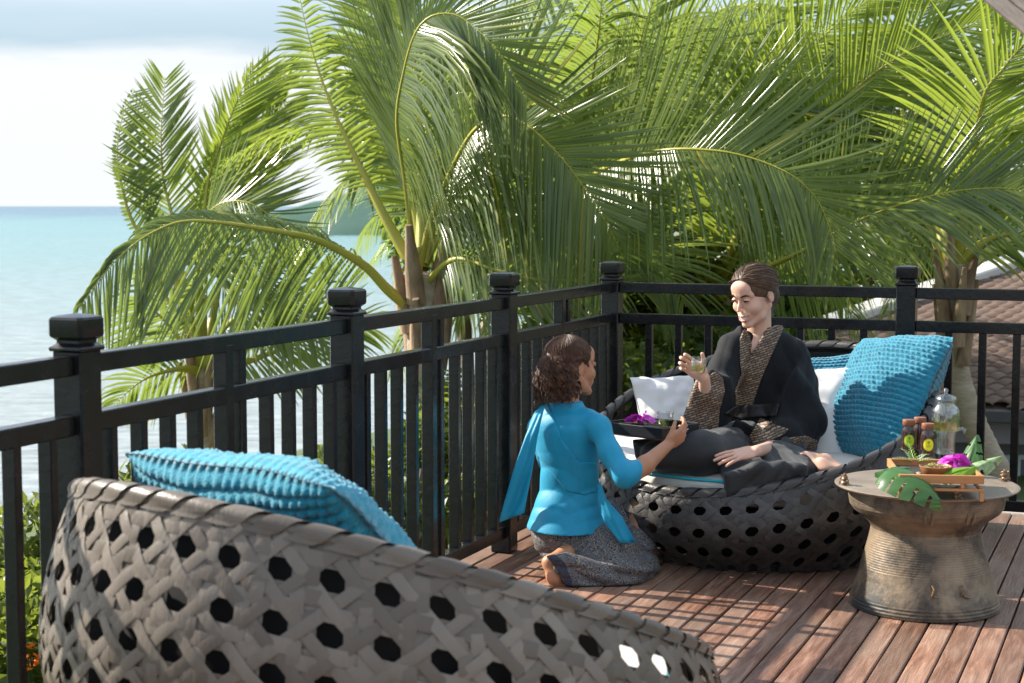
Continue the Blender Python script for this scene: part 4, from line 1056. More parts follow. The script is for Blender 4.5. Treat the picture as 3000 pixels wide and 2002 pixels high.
for a in (R(186), R(10), R(95), R(275)):
    fg = MB()
    for kk, sc2 in enumerate((1.0, .78, .55)):
        zz = .4485 + (0, .0145, .026)[kk]; 
        fg.lathe([(0.0, 0), (.011 * sc2, .002), (.013 * sc2, .008), (.010 * sc2, .013), (.0, .016)], 10, c=(0, 0, zz))
        fg.lathe([(0.0, 0), (.006 * sc2, .003), (.006 * sc2, .008), (.0, .011)], 8, c=(.012 * sc2, 0, zz + .007))
        for sy in (-1, 1):
            fg.tube([(-.004, sy * .008 * sc2, zz + .006), (-.010, sy * .016 * sc2, zz + .010), (-.008, sy * .018 * sc2, zz)], [.004 * sc2, .0032 * sc2, .002], 6)
            fg.tube([(.008, sy * .007 * sc2, zz + .006), (.013, sy * .013 * sc2, zz + .004), (.014, sy * .014 * sc2, zz)], [.003 * sc2, .0024 * sc2, .0018], 6)
    o = fg.build('frog_ornament', M_frog, drum); o.location = (.304 * math.cos(a), .304 * math.sin(a), 0); o.rotation_euler = (0, 0, a + math.pi / 2)
for a in (R(262), R(288)):                                    # little relief ornament on the foot
    hm = MB(); hm.tube([(0, 0, 0), (0, -.012, .012), (.004, -.014, .03), (0, -.002, .042)], [.005, .0045, .004, .003], 7)
    hm.tube([(.004, -.010, .006), (.022, -.010, 0), (.034, -.004, -.004)], [.004, .004, .002], 6)
    o = hm.build('relief_ornament', M_frog, drum); o.location = (.238 * math.cos(a), .238 * math.sin(a), .085)
for a in (R(258), R(290)):
    hd = MB(); ca, sa = math.cos(a), math.sin(a); c0 = Vector((ca, sa, 0)); tg = Vector((-sa, ca, 0))
    for s_ in (-1, 1):
        hd.tube([c0 * .274 + tg * s_ * .012 + Vector((0, 0, .395)), c0 * .272 + tg * s_ * .012 + Vector((0, 0, .365)), c0 * .262 + tg * s_ * .010 + Vector((0, 0, .345))], [.005, .007, .004], 7)
    hd.build('drum_handle', M_brz, drum)
TOPZ = .4495
# --- teak serving tray on little legs
M_teak = mat('teak', (.40, .17, .06), .45, var=(.52, .25, .10), vscale=3, stretch=(1, 8, 8), bump=.15, bscale=20)
M_traybed = mat('dark_tray_bed', (.03, .022, .018), .5)
TC = Vector((DC.x + 0.035, DC.y - .03, TOPZ)); TA = R(-24)
fl, fr_ = WZ(2062, 1148, TOPZ), WZ(2258, 1152, TOPZ); bl = WZ(2012, 1078, TOPZ)
ax = (fr_ - fl).normalized(); ay = Vector((-ax.y, ax.x, 0)); TWd = (fr_ - fl).length; TD = max(.20, min(.36, (bl - fl).dot(ay)))
skew = 0
TCn = fl + ax * TWd / 2 + ay * TD / 2
tray = empty('teak_tray', TCn, math.atan2(ax.y, ax.x), 'teak tray on short legs carrying bottles, bowl and leaves on the drum table', 'tray')
hw, hd_ = TWd / 2, TD / 2; TH = .030; SH_ = .048
def tb(nm, c, d, m=M_teak, bev=.0015):
    q = MB(); q.box(c, d, None, bev=bev); return q.build(nm, m, tray, True, 30)
for sx in (-1, 1):
    for sy in (-1, 1): tb('leg', (sx * (hw - .007), sy * (hd_ - .007), .0165), (.0135, .0135, .033))
for sy in (-1, 1):
    tb('stretcher', (0, sy * (hd_ - .007), .0375), (TWd, .0135, .009))
    for sx in (-.42, .5): tb('spacer', (sx * hw, sy * (hd_ - .007), .0505), (.012, .0125, .017))
    tb('long_side', (0, sy * (hd_ - .007), .0735), (TWd, .012, .029))
for sx in (-1, 1):
    tb('stretcher', (sx * (hw - .007), 0, .0375), (.0132, TD - .030, .0088))
    tb('short_side', (sx * (hw - .007), 0, .0735), (.0118, TD - .027, .0285))
tb('tray_bed', (0, 0, .0625), (TWd - .03, TD - .03, .006), M_traybed)
BED = TOPZ + .0655
def TW_(px, py, z): return WZ(px, py, z)
# --- glass things
def thin_glass(name, tint, refl, edge):
    m = bpy.data.materials.new(name); m.use_nodes = True; n, l = m.node_tree.nodes, m.node_tree.links; n.clear()
    o = n.new('ShaderNodeOutputMaterial'); t = n.new('ShaderNodeBsdfTransparent'); g = n.new('ShaderNodeBsdfGlossy'); mx = n.new('ShaderNodeMixShader'); lw = n.new('ShaderNodeLayerWeight')
    t.inputs[0].default_value = (*tint, 1); g.inputs[0].default_value = (.95, .97, .97, 1); g.inputs[1].default_value = .06; lw.inputs[0].default_value = .25
    mr_ = n.new('ShaderNodeMapRange'); mr_.inputs['To Min'].default_value = refl; mr_.inputs['To Max'].default_value = edge; l.new(lw.outputs['Facing'], mr_.inputs[0])
    l.new(mr_.outputs[0], mx.inputs[0]); l.new(t.outputs[0], mx.inputs[1]); l.new(g.outputs[0], mx.inputs[2]); l.new(mx.outputs[0], o.inputs[0]); return m
M_glass = thin_glass('clear_glass', (.93, .95, .945), .09, .55)
M_tea = thin_glass('pale_tea', (.93, .87, .42), .05, .3)
M_amber = mat('dark_bottle', (.035, .015, .012), .12, spec=.6, coat=.6)
M_cork = mat('wood_cap', (.17, .06, .028), .45, var=(.26, .10, .05), vscale=30, stretch=(1, 1, 6))
def flute(nf, amp): return lambda a, z: 1 + amp * math.cos(nf * a)
jar_p = TW_(2160, 1040, BED)
# stand: fluted thick glass block
st = empty('glass_stand', TW_(2169, 1042, BED), 0, 'ridged clear glass beaker standing under the lidded jar', 'glass stand'); st.scale = (1.25, 1.25, 1.3)
mb = MB(); mb.lathe([(.0, 0), (.026, 0), (.0285, .004), (.028, .03), (.0295, .056), (.031, .064), (.028, .065), (.026, .058), (.0245, .012), (0, .010)], 64, wob=flute(16, .03)); mb.build('glass_body', M_glass, st, True, 60)
jz = BED + .0850
jar = empty('lidded_glass_jar', (st.location.x - .002, st.location.y, jz), 0, 'lidded clear glass jar half filled with yellow oil', 'jar'); jar.scale = (1.22, 1.22, 1.22)
JS = 1.0
mb = MB(); mb.lathe([(0, 0), (.036, 0), (.0425, .006), (.0435, .02), (.0435, .058), (.041, .070), (.034, .079), (.0305, .083), (.0305, .094), (.0285, .094), (.0285, .084), (.032, .077), (.039, .068), (.0415, .057), (.0415, .02), (.0395, .006), (0, .004)], 64, wob=lambda a, z: 1 + (.012 * math.cos(14 * a) if z < .08 else 0)); mb.build('glass_body', M_glass, jar, True, 60)
mb = MB(); mb.lathe([(0, .0045), (.038, .0065), (.0410, .018), (.0410, .037), (0, .037)], 48); mb.build('oil', M_tea, jar, True, 60)
mb = MB(); mb.lathe([(.0, .0945), (.0325, .0945), (.0335, .100), (.030, .108), (.018, .114), (.006, .117), (.004, .121), (.008, .127), (.0065, .132), (0, .136)], 48, wob=lambda a, z: 1 + (.03 * math.cos(16 * a) if z < .112 else 0)); mb.build('glass_lid', M_glass, jar, True, 60)
mb = MB(); mb.tube([(.040, 0, .006), (.052, -.006, .010), (.058, -.008, .006), (.055, -.008, -.004)], [.005, .005, .0055, .004], 8); mb.build('glass_tap', M_glass, jar)
# --- bottles with labels
def bottle(label, pos, labcol, h=.122, withlab=True):
    root = empty('bottle', pos, 0, label, 'bottle', 'dark bottles on the teak tray'); r = .0262
    mb = MB(); mb.lathe([(0, 0), (r * .93, 0), (r, .004), (r, h * .62), (r * .93, h * .70), (r * .74, h * .76), (r * .72, h * .82), (0, h * .82)], 32); mb.build('glass_body', M_amber, root, True, 50)
    mb = MB(); mb.lathe([(r * .84, h * .825), (r * .88, h * .835), (r * .88, h * .985), (r * .84, h), (0, h)], 28); mb.build('cap', M_cork, root, True, 50)
    if withlab:
        lm = mat('label_' + label[:9].replace(' ', '_'), labcol, .55)
        V, F = [(0, 0, 0)] * 0, []; rr = r + .0006; cz = h * .36; nS = 28; fa = R(-95)
        rings = 5
        def lp(rho, th_): 
            aa = fa + rho * math.cos(th_) * .78; return (rr * math.cos(aa), rr * math.sin(aa), cz + rho * math.sin(th_) * .0235)
        V = [lp(0, 0)]
        for q in range(1, rings + 1):
            for k in range(nS): V.append(lp(q / rings, 2 * math.pi * k / nS))
        for k in range(nS): F.append((0, 1 + k, 1 + (k + 1) % nS))
        for q in range(rings - 1):
            for k in range(nS): a_, b_ = 1 + q * nS + k, 1 + q * nS + (k + 1) % nS; F.append((a_, a_ + nS, b_ + nS, b_))
        lb = link('paper_label', mesh(V, F), root, lm)
        # dark emblem, ruled ring and small lines of print, lying on the label
        mk = MB(); M_ink = bpy.data.materials.get('label_ink') or mat('label_ink', (.05, .10, .03), .6)
        r2 = rr + .0004
        def q4(x0, x1, z0, z1):
            f = lambda x, z: ((r2 * math.cos(fa + x), r2 * math.sin(fa + x), cz + z)); mk.add([f(x0, z0), f((x0 + x1) / 2, z0), f(x1, z0), f(x1, z1), f((x0 + x1) / 2, z1), f(x0, z1)], [(0, 1, 4, 5), (1, 2, 3, 4)])
        for k in range(8):
            a_ = k * math.pi / 4; cx0, cz0 = .11 * math.cos(a_), .0098 + .0034 * math.sin(a_); q4(cx0 - .05, cx0 + .05, cz0 - .0012, cz0 + .0012)
        q4(-.40, .40, .0010, .0024); q4(-.30, .30, -.0032, -.0022); q4(-.34, .34, -.0060, -.0052); q4(-.26, .26, -.0085, -.0078)
        for k in range(40):
            a_ = 2 * math.pi * k / 40; a2 = 2 * math.pi * (k + .75) / 40
            P_ = []
            for aa, rho in ((a_, .90), (a2, .90), (a2, .95), (a_, .95)):
                t_ = fa + rho * math.cos(aa) * .78; P_.append((r2 * math.cos(t_), r2 * math.sin(t_), cz + rho * math.sin(aa) * .0235))
            mk.add(P_, [(0, 1, 2, 3)])
        mk.build('label_print', M_ink, lb, False)
    return root
bottle('dark bottle with lime green oval label at the left of the tray', TW_(2084, 1036, BED), (.42, .62, .03))
bottle('dark bottle with bright yellow oval label, nearest the camera', TW_(2128, 1046, BED), (.80, .72, .02))
bottle('dark bottle behind the two labelled ones, its label turned away', TW_(2110, 1030, BED), (.4, .4, .03), withlab=False)
# --- wooden bowl with dry herbs, orchid, leaves
M_bowl = mat('bowl_wood', (.25, .10, .035), .4, var=(.34, .15, .06), vscale=10, stretch=(1, 1, 5))
bp_ = TW_(2150, 1098, BED + .0)
bowl = empty('wooden_bowl', (bp_.x, bp_.y + .02, BED), 0, 'small dark wooden bowl of dried herbs in front of the bottles', 'bowl')
mb = MB(); mb.lathe([(0, 0), (.028, 0), (.040, .008), (.052, .030), (.056, .040), (.053, .041), (.048, .030), (.036, .012), (0, .008)], 40); mb.build('bowl_body', M_bowl, bowl, True, 60)
M_herb = [mat('dried_herb', c_, .9) for c_ in ((.30, .34, .05), (.35, .25, .14), (.20, .26, .05))]
r_ = random.Random(8); V, F, MI = [], [], []
for k in range(420):
    a, rr = r_.uniform(0, 6.28), .047 * math.sqrt(r_.random()); p = Vector((rr * math.cos(a), rr * math.sin(a), .030 + .012 * (1 - (rr / .05) ** 2) + r_.uniform(-.002, .004)))
    d = Vector((r_.uniform(-1, 1), r_.uniform(-1, 1), r_.uniform(-.3, .6))).normalized() * r_.uniform(.003, .009); s = d.cross(Vector((0, 0, 1))).normalized() * .0016
    b_ = len(V); V += [p - s, p + s, p + d + s, p + d - s]; F.append((b_, b_ + 1, b_ + 2, b_ + 3)); MI.append(k % 3 if a < 3.4 else 1)
o = link('dried_herbs', mesh(V, F, smooth=False, mi=MI), bowl, M_herb); tag(o, kind='stuff')
for k, (dx, dy) in enumerate(((-.066, -.012), (-.080, .004), (-.060, .012))):
    mb = MB(); mb.lathe([(0, 0), (.009, .003), (.0125, .010), (.009, .018), (0, .021)], 14, wob=lambda a, z: 1 + .08 * math.sin(3 * a))
    o = mb.build('nutmeg', mat('nut_shell', (.36, .25, .15), .7), None); o.location = (bp_.x + dx, bp_.y + dy, BED); tag(o, ('whole pale nut lying left of the wooden bowl', 'second pale nut lying farther left of the wooden bowl', 'pale nut half hidden behind the others beside the wooden bowl')[k], 'nut', 'nuts beside the wooden bowl')
# orchid flowers
M_orc = mat('orchid_petal', (.60, .02, .48), .5, var=(.80, .16, .68), vscale=40, translucent=((.8, .05, .7), .3))
M_orw = mat('orchid_white', (.8, .68, .78), .5)
def orchid(parent, p, sz, rot, seed):
    r2 = random.Random(seed); mb = MB(); M_ = Matrix.Rotation(rot, 3, 'Z') @ Matrix.Rotation(R(-50 + r2.uniform(-25, 25)), 3, 'X') @ Matrix.Rotation(r2.uniform(-.4, .4), 3, 'Y')
    for k in range(5):
        a = 2 * math.pi * k / 5 + .3; big = 1.0 if k in (0, 2, 4) else 1.25
        V = []; n = 6
        for i in range(n + 1):
            f = i / n; w = math.sin(math.pi * (f * .86 + .10)) ** .8 * sz * .30 * big; x = f * sz * .62
            for s in (-1, 0, 1):
                q = Vector((x, s * w, .0 + .12 * sz * f * (1 - f) * 2 + (-.03 * sz if s == 0 else 0.02 * sz)))
                V.append(Vector(p) + M_ @ (Matrix.Rotation(a, 3, 'Z') @ q))
        F = []
        for i in range(n):
            for s in range(2): b_ = i * 3 + s; F.append((b_, b_ + 1, b_ + 4, b_ + 3))
        mb.add(V, F, 0)
    for s in (-1, 1):
        V = [Vector(p) + M_ @ Vector(q) for q in ((0, 0, .02 * sz), (s * .16 * sz, -.08 * sz, .16 * sz), (s * .05 * sz, -.30 * sz, .20 * sz), (0, -.18 * sz, .06 * sz))]
        mb.add(V, [(0, 1, 2, 3)], 0)
    mb.lathe([(0, -.02 * sz), (.05 * sz, .02 * sz), (.04 * sz, .10 * sz), (0, .14 * sz)], 8, c=p, M=M_, mi=1)
    return mb.build('orchid_flower', [M_orc, M_orw], parent, True, 70)
M_lf = mat('glossy_leaf', (.035, .10, .03), .3, spec=.55, var=(.06, .15, .04), vscale=12, translucent=((.2, .45, .05), .2))
M_lf2 = mat('bright_leaf', (.12, .26, .02), .35, var=(.18, .34, .03), vscale=14, translucent=((.45, .7, .05), .3))
M_lf3 = mat('variegated_leaf', (.42, .52, .30), .4, var=(.10, .22, .08), vscale=55, translucent=((.5, .6, .3), .25))
orp = TW_(2186, 1068, BED + .035)
oe = empty('orchid_sprig', (orp.x, orp.y, BED + .01), 0, 'magenta orchid blossoms lying by the right of the wooden bowl', 'orchid')
for k, (dx, dy, dz) in enumerate(((0, 0, .036), (.022, .012, .030), (-.020, .016, .038), (.014, -.014, .030), (.030, -.006, .040))): orchid(oe, (dx, dy, dz), .054, k * 1.3, k)
mb = MB(); mb.tube([(.04, .02, .0), (.01, .01, .024), (0, 0, .03)], .0018, 5); mb.build('stem', M_lf2, oe)
# monstera leaf draped over the front of the tray
def monstera(pos, xd, zn, L_, Wd, label, m, droop=.5, slots=4, seed=0, cat='leaf'):
    r2 = random.Random(seed); nu, nv = 22, 30; V, F = [], []; keep = []
    x = Vector(xd).normalized(); z = Vector(zn); z = (z - x * z.dot(x)).normalized(); y = z.cross(x)
    def half(u): # outline half width
        return Wd * .5 * (math.sin(math.pi * min(1, (u * .93 + .07)) ** .72)) ** .75
    for i in range(nu * 2 + 1):
        u = i / (nu * 2); h = half(u)
        for j in range(nv + 1):
            v = 2 * j / nv - 1
            q = x * (u * L_) + y * (v * h - x.dot(x) * 0) + x * (-abs(v) * L_ * .16 * (1 - u))
            q += z * (-.10 * L_ * v * v + .012 * math.sin(abs(v) * 9 + u * 16) * abs(v) * L_ * .8) 
            q.z -= droop * L_ * (u ** 2.2) * .8 + droop * .25 * L_ * v * v
            V.append(q)
    for i in range(nu * 2):
        for j in range(nv):
            u = (i + .5) / (nu * 2); v = abs(2 * (j + .5) / nv - 1); s = 1 if j >= nv / 2 else 0
            ph = (u + (.22 * v) * 0 - v * .16 * (1 - u)) * (slots + .6) + s * .35
            fr = ph - math.floor(ph)
            if v > .38 and fr > .80 and u < .90 and u > .1: continue
            a = i * (nv + 1) + j; F.append((a, a + 1, a + nv + 2, a + nv + 1))
    root = empty('monstera_leaf', pos, 0, label, cat)
    o = link('leaf_blade', mesh(V, F), root, m)
    sm = MB(); sm.tube([(0, 0, .001), tuple(x * L_ * .4 + z * .002 + Vector((0, 0, -droop * L_ * .4 ** 2.2 * .8))), tuple(x * L_ * .75 + z * .002 + Vector((0, 0, -droop * L_ * .75 ** 2.2 * .8)))], [.0022, .0016, .0008], 5); sm.build('leaf_vein', m, root)
    return root
pm = TW_(2066, 1078, BED + .030)
monstera(pm + Vector((-.030, .0, .004)), (.62, -.70, -.10), (0, -.38, .92), .20, .18, 'large split monstera leaf draped over the front left edge of the teak tray', M_lf, .38, 4, 1)
monstera(TW_(2085, 1076, BED + .028), (-.92, .05, .0), (0, -.3, .95), .115, .10, 'smaller monstera lobe sticking out over the left end of the teak tray', M_lf, .16, 3, 2)
monstera(TW_(2170, 1092, BED + .016), (.80, -.10, .34), (-.25, -.55, .8), .11, .07, 'bright folded green leaf beside the orchid on the teak tray', M_lf2, .1, 0, 3)
monstera(TW_(2218, 1082, BED + .012), (.30, .20, .9), (-.6, -.6, .3), .13, .085, 'dark fan shaped leaf standing up at the right end of the teak tray', M_lf, -.05, 3, 4)
monstera(TW_(2216, 1088, BED + .010), (.86, .1, .45), (-.3, -.7, .6), .15, .07, 'white variegated leaf pointing out over the right end of the teak tray', M_lf3, .05, 2, 5)
# fern sprigs left of the bowl
fe = empty('fern_sprig', TW_(2098, 1068, BED), 0, 'pale feathery fern sprig lying before the dark bottles', 'fern')
r_ = random.Random(4)
for k in range(7):
    a = R(150 - k * 22 + r_.uniform(-8, 8)); L_ = r_.uniform(.08, .125); mb = MB(); d = Vector((math.cos(a), math.sin(a) * .5 - .2, .32)).normalized(); P_ = []
    for i in range(9):
        f = i / 8; p = d * L_ * f + Vector((0, 0, .012 - .03 * f * f)); P_.append(p)
        if i:
            for s in (-1, 1):
                sd = d.cross(Vector((0, 0, 1))).normalized() * s; ll = .020 * (1.15 - f); e_ = p + (sd + d * .6).normalized() * ll; w = d * .0045 * (1.2 - f)
                mb.add([p - w, p + (e_ - p) * .5 - w * 1.2 + Vector((0, 0, .002)), e_, p + (e_ - p) * .5 + w * 1.2 + Vector((0, 0, .002))], [(0, 1, 2, 3)])
    mb.tube(P_, .0009, 4); mb.build('frond', M_lf3 if k % 3 else M_lf2, fe, False)
# ================================================================ SMOOTH BODIES (distance fields meshed on a grid)
NPc = np.array
def _arr(p): return np.array([p[0], p[1], p[2]], dtype=float)
class Field:
    def __init__(s, vox): s.vox, s.pr, s.post = vox, [], []
    def _add(s, fn, lo, hi, k, op='u'): s.pr.append((fn, np.array(lo, float), np.array(hi, float), k, op)); return s
    def cap(s, a, b, ra, rb=None, k=.02, op='u', flat=None):
        a, b = _arr(a), _arr(b); rb = ra if rb is None else rb; ab = b - a; L = max(1e-9, ab @ ab)
        def fn(P):
            q = P - a; t = np.clip((q @ ab) / L, 0, 1)
            return np.sqrt(((q - t[..., None] * ab) ** 2).sum(-1)) - (ra + (rb - ra) * t)
        m = max(ra, rb); return s._add(fn, np.minimum(a, b) - m, np.maximum(a, b) + m, k, op)
    def chain(s, pts, rad, k=.02, op='u'):
        for i in range(len(pts) - 1): s.cap(pts[i], pts[i + 1], rad[i], rad[i + 1], k, op)
        return s
    def ell(s, c, r, M=None, k=.02, op='u'):
        c = _arr(c); r = np.array(r, float); Mi = np.eye(3) if M is None else np.array(M, float)   # columns = axes
        def fn(P):
            q = (P - c) @ Mi; k0 = np.sqrt(((q / r) ** 2).sum(-1)); k1 = np.sqrt(((q / r ** 2) ** 2).sum(-1)) + 1e-9
            return k0 * (k0 - 1) / k1
        m = r.max(); return s._add(fn, c - m, c + m, k, op)
    def loft(s, lev, ang=0, k=.02, op='u', p=2.0):
        """lev: (x, y, z, rx, ry) rising in z"""
        L = np.array(sorted(lev, key=lambda q: q[2]), float); ca, sa = math.cos(ang), math.sin(ang)
        z0 = L[:, 2]; zz = np.linspace(z0[0], z0[-1], 90); out = [zz]
        for i in (0, 1, 3, 4):
            m_ = np.gradient(L[:, i], z0); idx = np.clip(np.searchsorted(z0, zz) - 1, 0, len(z0) - 2); h = z0[idx + 1] - z0[idx]; t = (zz - z0[idx]) / h
            out.append((2 * t ** 3 - 3 * t ** 2 + 1) * L[idx, i] + (t ** 3 - 2 * t ** 2 + t) * h * m_[idx] + (3 * t ** 2 - 2 * t ** 3) * L[idx + 1, i] + (t ** 3 - t ** 2) * h * m_[idx + 1])
        L = np.stack([out[1], out[2], out[0], out[3], out[4]], 1)
        def fn(P):
            z = P[..., 2]; g = [np.interp(z, L[:, 2], L[:, i]) for i in (0, 1, 3, 4)]
            x, y = P[..., 0] - g[0], P[..., 1] - g[1]; u = x * ca + y * sa; v = -x * sa + y * ca
            q = ((np.abs(u) / g[2]) ** p + (np.abs(v) / g[3]) ** p) ** (1 / p)
            d = (q - 1) * np.minimum(g[2], g[3]) * .9
            dz = np.maximum(z - L[-1, 2], L[0, 2] - z)
            return np.maximum(d, dz)
        m = L[:, 3:].max(); lo = L[:, :3].min(0) - [m, m, 0]; hi = L[:, :3].max(0) + [m, m, 0]
        return s._add(fn, lo, hi, k, op)
    def prism(s, poly, Y, th, rnd=.01, k=.02, op='u', tilt=0.0, tilty=0.0):
        """slab of cloth whose outline is seen as poly (2350 px) at distance Y"""
        pp = np.array([[W(x, y, Y).x, W(x, y, Y).z] for x, y in poly]); cx, cz = pp.mean(0)
        def fn(P):
            sc = Y / P[..., 1]
            X = P[..., 0] * sc; Z = (P[..., 2] - CH) * sc + CH
            d = poly_sd(X, Z, pp)
            yc = Y + tilt * (X - cx) + tilty * (Z - cz)
            e = np.abs(P[..., 1] - yc) - th / 2
            a = np.maximum(d + rnd, 0); b = np.maximum(e + rnd, 0)
            return np.sqrt(a * a + b * b) + np.minimum(np.maximum(d + rnd, e + rnd), 0) - rnd
        yy = [Y + tilt * (a - cx) + tilty * (b - cz) for a, b in pp]
        lo = [pp[:, 0].min(), min(yy) - th, pp[:, 1].min()]; hi = [pp[:, 0].max(), max(yy) + th, pp[:, 1].max()]
        return s._add(fn, lo, hi, k, op)
    def grid(s):
        U = [p for p in s.pr if p[4] == 'u']
        pad = .03
        s.lo = np.min([p[1] for p in U], 0) - pad; s.hi = np.max([p[2] for p in U], 0) + pad
        n = np.ceil((s.hi - s.lo) / s.vox).astype(int) + 1
        s.ax = [s.lo[i] + np.arange(n[i]) * s.vox for i in range(3)]
        s.D = np.full(n, .2)
        for fn, lo, hi, k, op in s.pr:
            m = k + .03
            a = np.clip(np.floor((lo - m - s.lo) / s.vox).astype(int), 0, n - 1); b = np.clip(np.ceil((hi + m - s.lo) / s.vox).astype(int) + 1, 1, n)
            if (b <= a).any(): continue
            X, Y, Z = np.meshgrid(s.ax[0][a[0]:b[0]], s.ax[1][a[1]:b[1]], s.ax[2][a[2]:b[2]], indexing='ij')
            d = fn(np.stack([X, Y, Z], -1)); sl = tuple(slice(a[i], b[i]) for i in range(3)); D = s.D[sl]
            if op == 'u':
                h = np.clip(.5 + .5 * (D - d) / k, 0, 1); s.D[sl] = D * (1 - h) + d * h - k * h * (1 - h)
            else:
                h = np.clip(.5 - .5 * (D + d) / k, 0, 1); s.D[sl] = D * (1 - h) + (-d) * h + k * h * (1 - h)
        return s
    def P(s):
        X, Y, Z = np.meshgrid(*s.ax, indexing='ij'); return np.stack([X, Y, Z], -1)
    def nets(s, D=None):
        D = s.D if D is None else D
        D = D.copy(); D[0] = D[-1] = .1; D[:, 0] = D[:, -1] = .1; D[:, :, 0] = D[:, :, -1] = .1
        n = np.array(D.shape); S_ = D < 0
        acc = np.zeros(tuple(n - 1) + (3,)); cnt = np.zeros(tuple(n - 1))
        cs = [(i, j, k) for i in (0, 1) for j in (0, 1) for k in (0, 1)]
        def sub(A, c): return A[c[0]:A.shape[0] - 1 + c[0], c[1]:A.shape[1] - 1 + c[1], c[2]:A.shape[2] - 1 + c[2]]
        for c in cs:
            for ax in range(3):
                if c[ax]: continue
                e = list(c); e[ax] = 1; e = tuple(e)
                a, b = sub(D, c), sub(D, e); m = (a < 0) != (b < 0)
                t = np.where(m, a / np.where(m, a - b, 1), 0)
                for q in range(3): acc[..., q] += np.where(m, c[q] + (t if q == ax else 0), 0)
                cnt += m
        cell = cnt > 0; idx = -np.ones(cell.shape, int); idx[cell] = np.arange(cell.sum())
        I = np.argwhere(cell); V = (I + acc[cell] / cnt[cell][:, None]) * s.vox + s.lo
        F = []
        for ax in range(3):
            o1, o2 = [(1, 2), (2, 0), (0, 1)][ax]
            a = np.moveaxis(S_, ax, 0)[:-1]; b = np.moveaxis(S_, ax, 0)[1:]
            cr = np.argwhere(a != b)
            p = np.zeros((len(cr), 3), int); p[:, ax] = cr[:, 0]; oth = [q for q in range(3) if q != ax]; p[:, oth[0]] = cr[:, 1]; p[:, oth[1]] = cr[:, 2]
            ok = (p[:, o1] > 0) & (p[:, o2] > 0) & (p[:, o1] < n[o1] - 1) & (p[:, o2] < n[o2] - 1); p = p[ok]
            ins = S_[p[:, 0], p[:, 1], p[:, 2]]
            def g(d1, d2):
                q = p.copy(); q[:, o1] -= d1; q[:, o2] -= d2; return idx[q[:, 0], q[:, 1], q[:, 2]]
            Q = np.stack([g(1, 1), g(0, 1), g(0, 0), g(1, 0)], 1); Q[~ins] = Q[~ins][:, ::-1]; F.append(Q)
        F = np.concatenate(F); F = F[(F >= 0).all(1)]
        return V, F

def poly_sd(X, Z, pp):
    d = np.full(X.shape, 1e9); sgn = np.ones(X.shape); n = len(pp)
    for i in range(n):
        a, b = pp[i], pp[i - 1]; ex, ez = b - a; wx, wz = X - a[0], Z - a[1]
        t = np.clip((wx * ex + wz * ez) / (ex * ex + ez * ez + 1e-12), 0, 1)
        d = np.minimum(d, (wx - ex * t) ** 2 + (wz - ez * t) ** 2)
        c1, c2, c3 = Z >= a[1], Z < b[1], ex * wz > ez * wx
        sgn = np.where((c1 & c2 & c3) | (~c1 & ~c2 & ~c3), -sgn, sgn)
    return sgn * np.sqrt(d)
def img_poly(P, poly, Yr):
    """distance, in metres, of world points to an outline drawn as seen from the terrace"""
    pp = np.array([[W(x, y, Yr).x, W(x, y, Yr).z] for x, y in poly]); sc = Yr / P[..., 1]
    return poly_sd(P[..., 0] * sc, (P[..., 2] - CH) * sc + CH, pp)
def waves(P, dirs, amp, seed=0, warp=.35):
    r_ = np.random.default_rng(seed); out = np.zeros(P.shape[:-1])
    wx = np.sin(P[..., 0] * 17 + 1) + np.sin(P[..., 2] * 21 + 2) + np.sin(P[..., 1] * 19)
    for d, lam in dirs:
        d = np.array(d, float); d /= np.linalg.norm(d)
        ph = (P @ d) * 2 * np.pi / lam + r_.uniform(0, 6) + wx * warp * r_.uniform(.6, 1.4)
        out += 1 - 2 * np.abs(np.sin(ph / 2)) ** .8
    return out * amp / len(dirs)
def rel(V, root): return V - np.array(root.location)[None]
def skin_obj(name, V, F, root, m, mi=None):
    o = link(name, mesh(rel(V, root), F, name, True, mi), root, m); return o
def band(fld, poly, Yr, lift=.005, ymax=None, P=None, depth=.02):
    """a layer of cloth lying on a body, cut to an outline"""
    P = fld.P() if P is None else P
    D = np.maximum(np.maximum(fld.D - lift, -(fld.D + depth)), img_poly(P, poly, Yr))
    if ymax is not None: D = np.maximum(D, ymax(P) if callable(ymax) else P[..., 1] - ymax)
    return fld.nets(D)

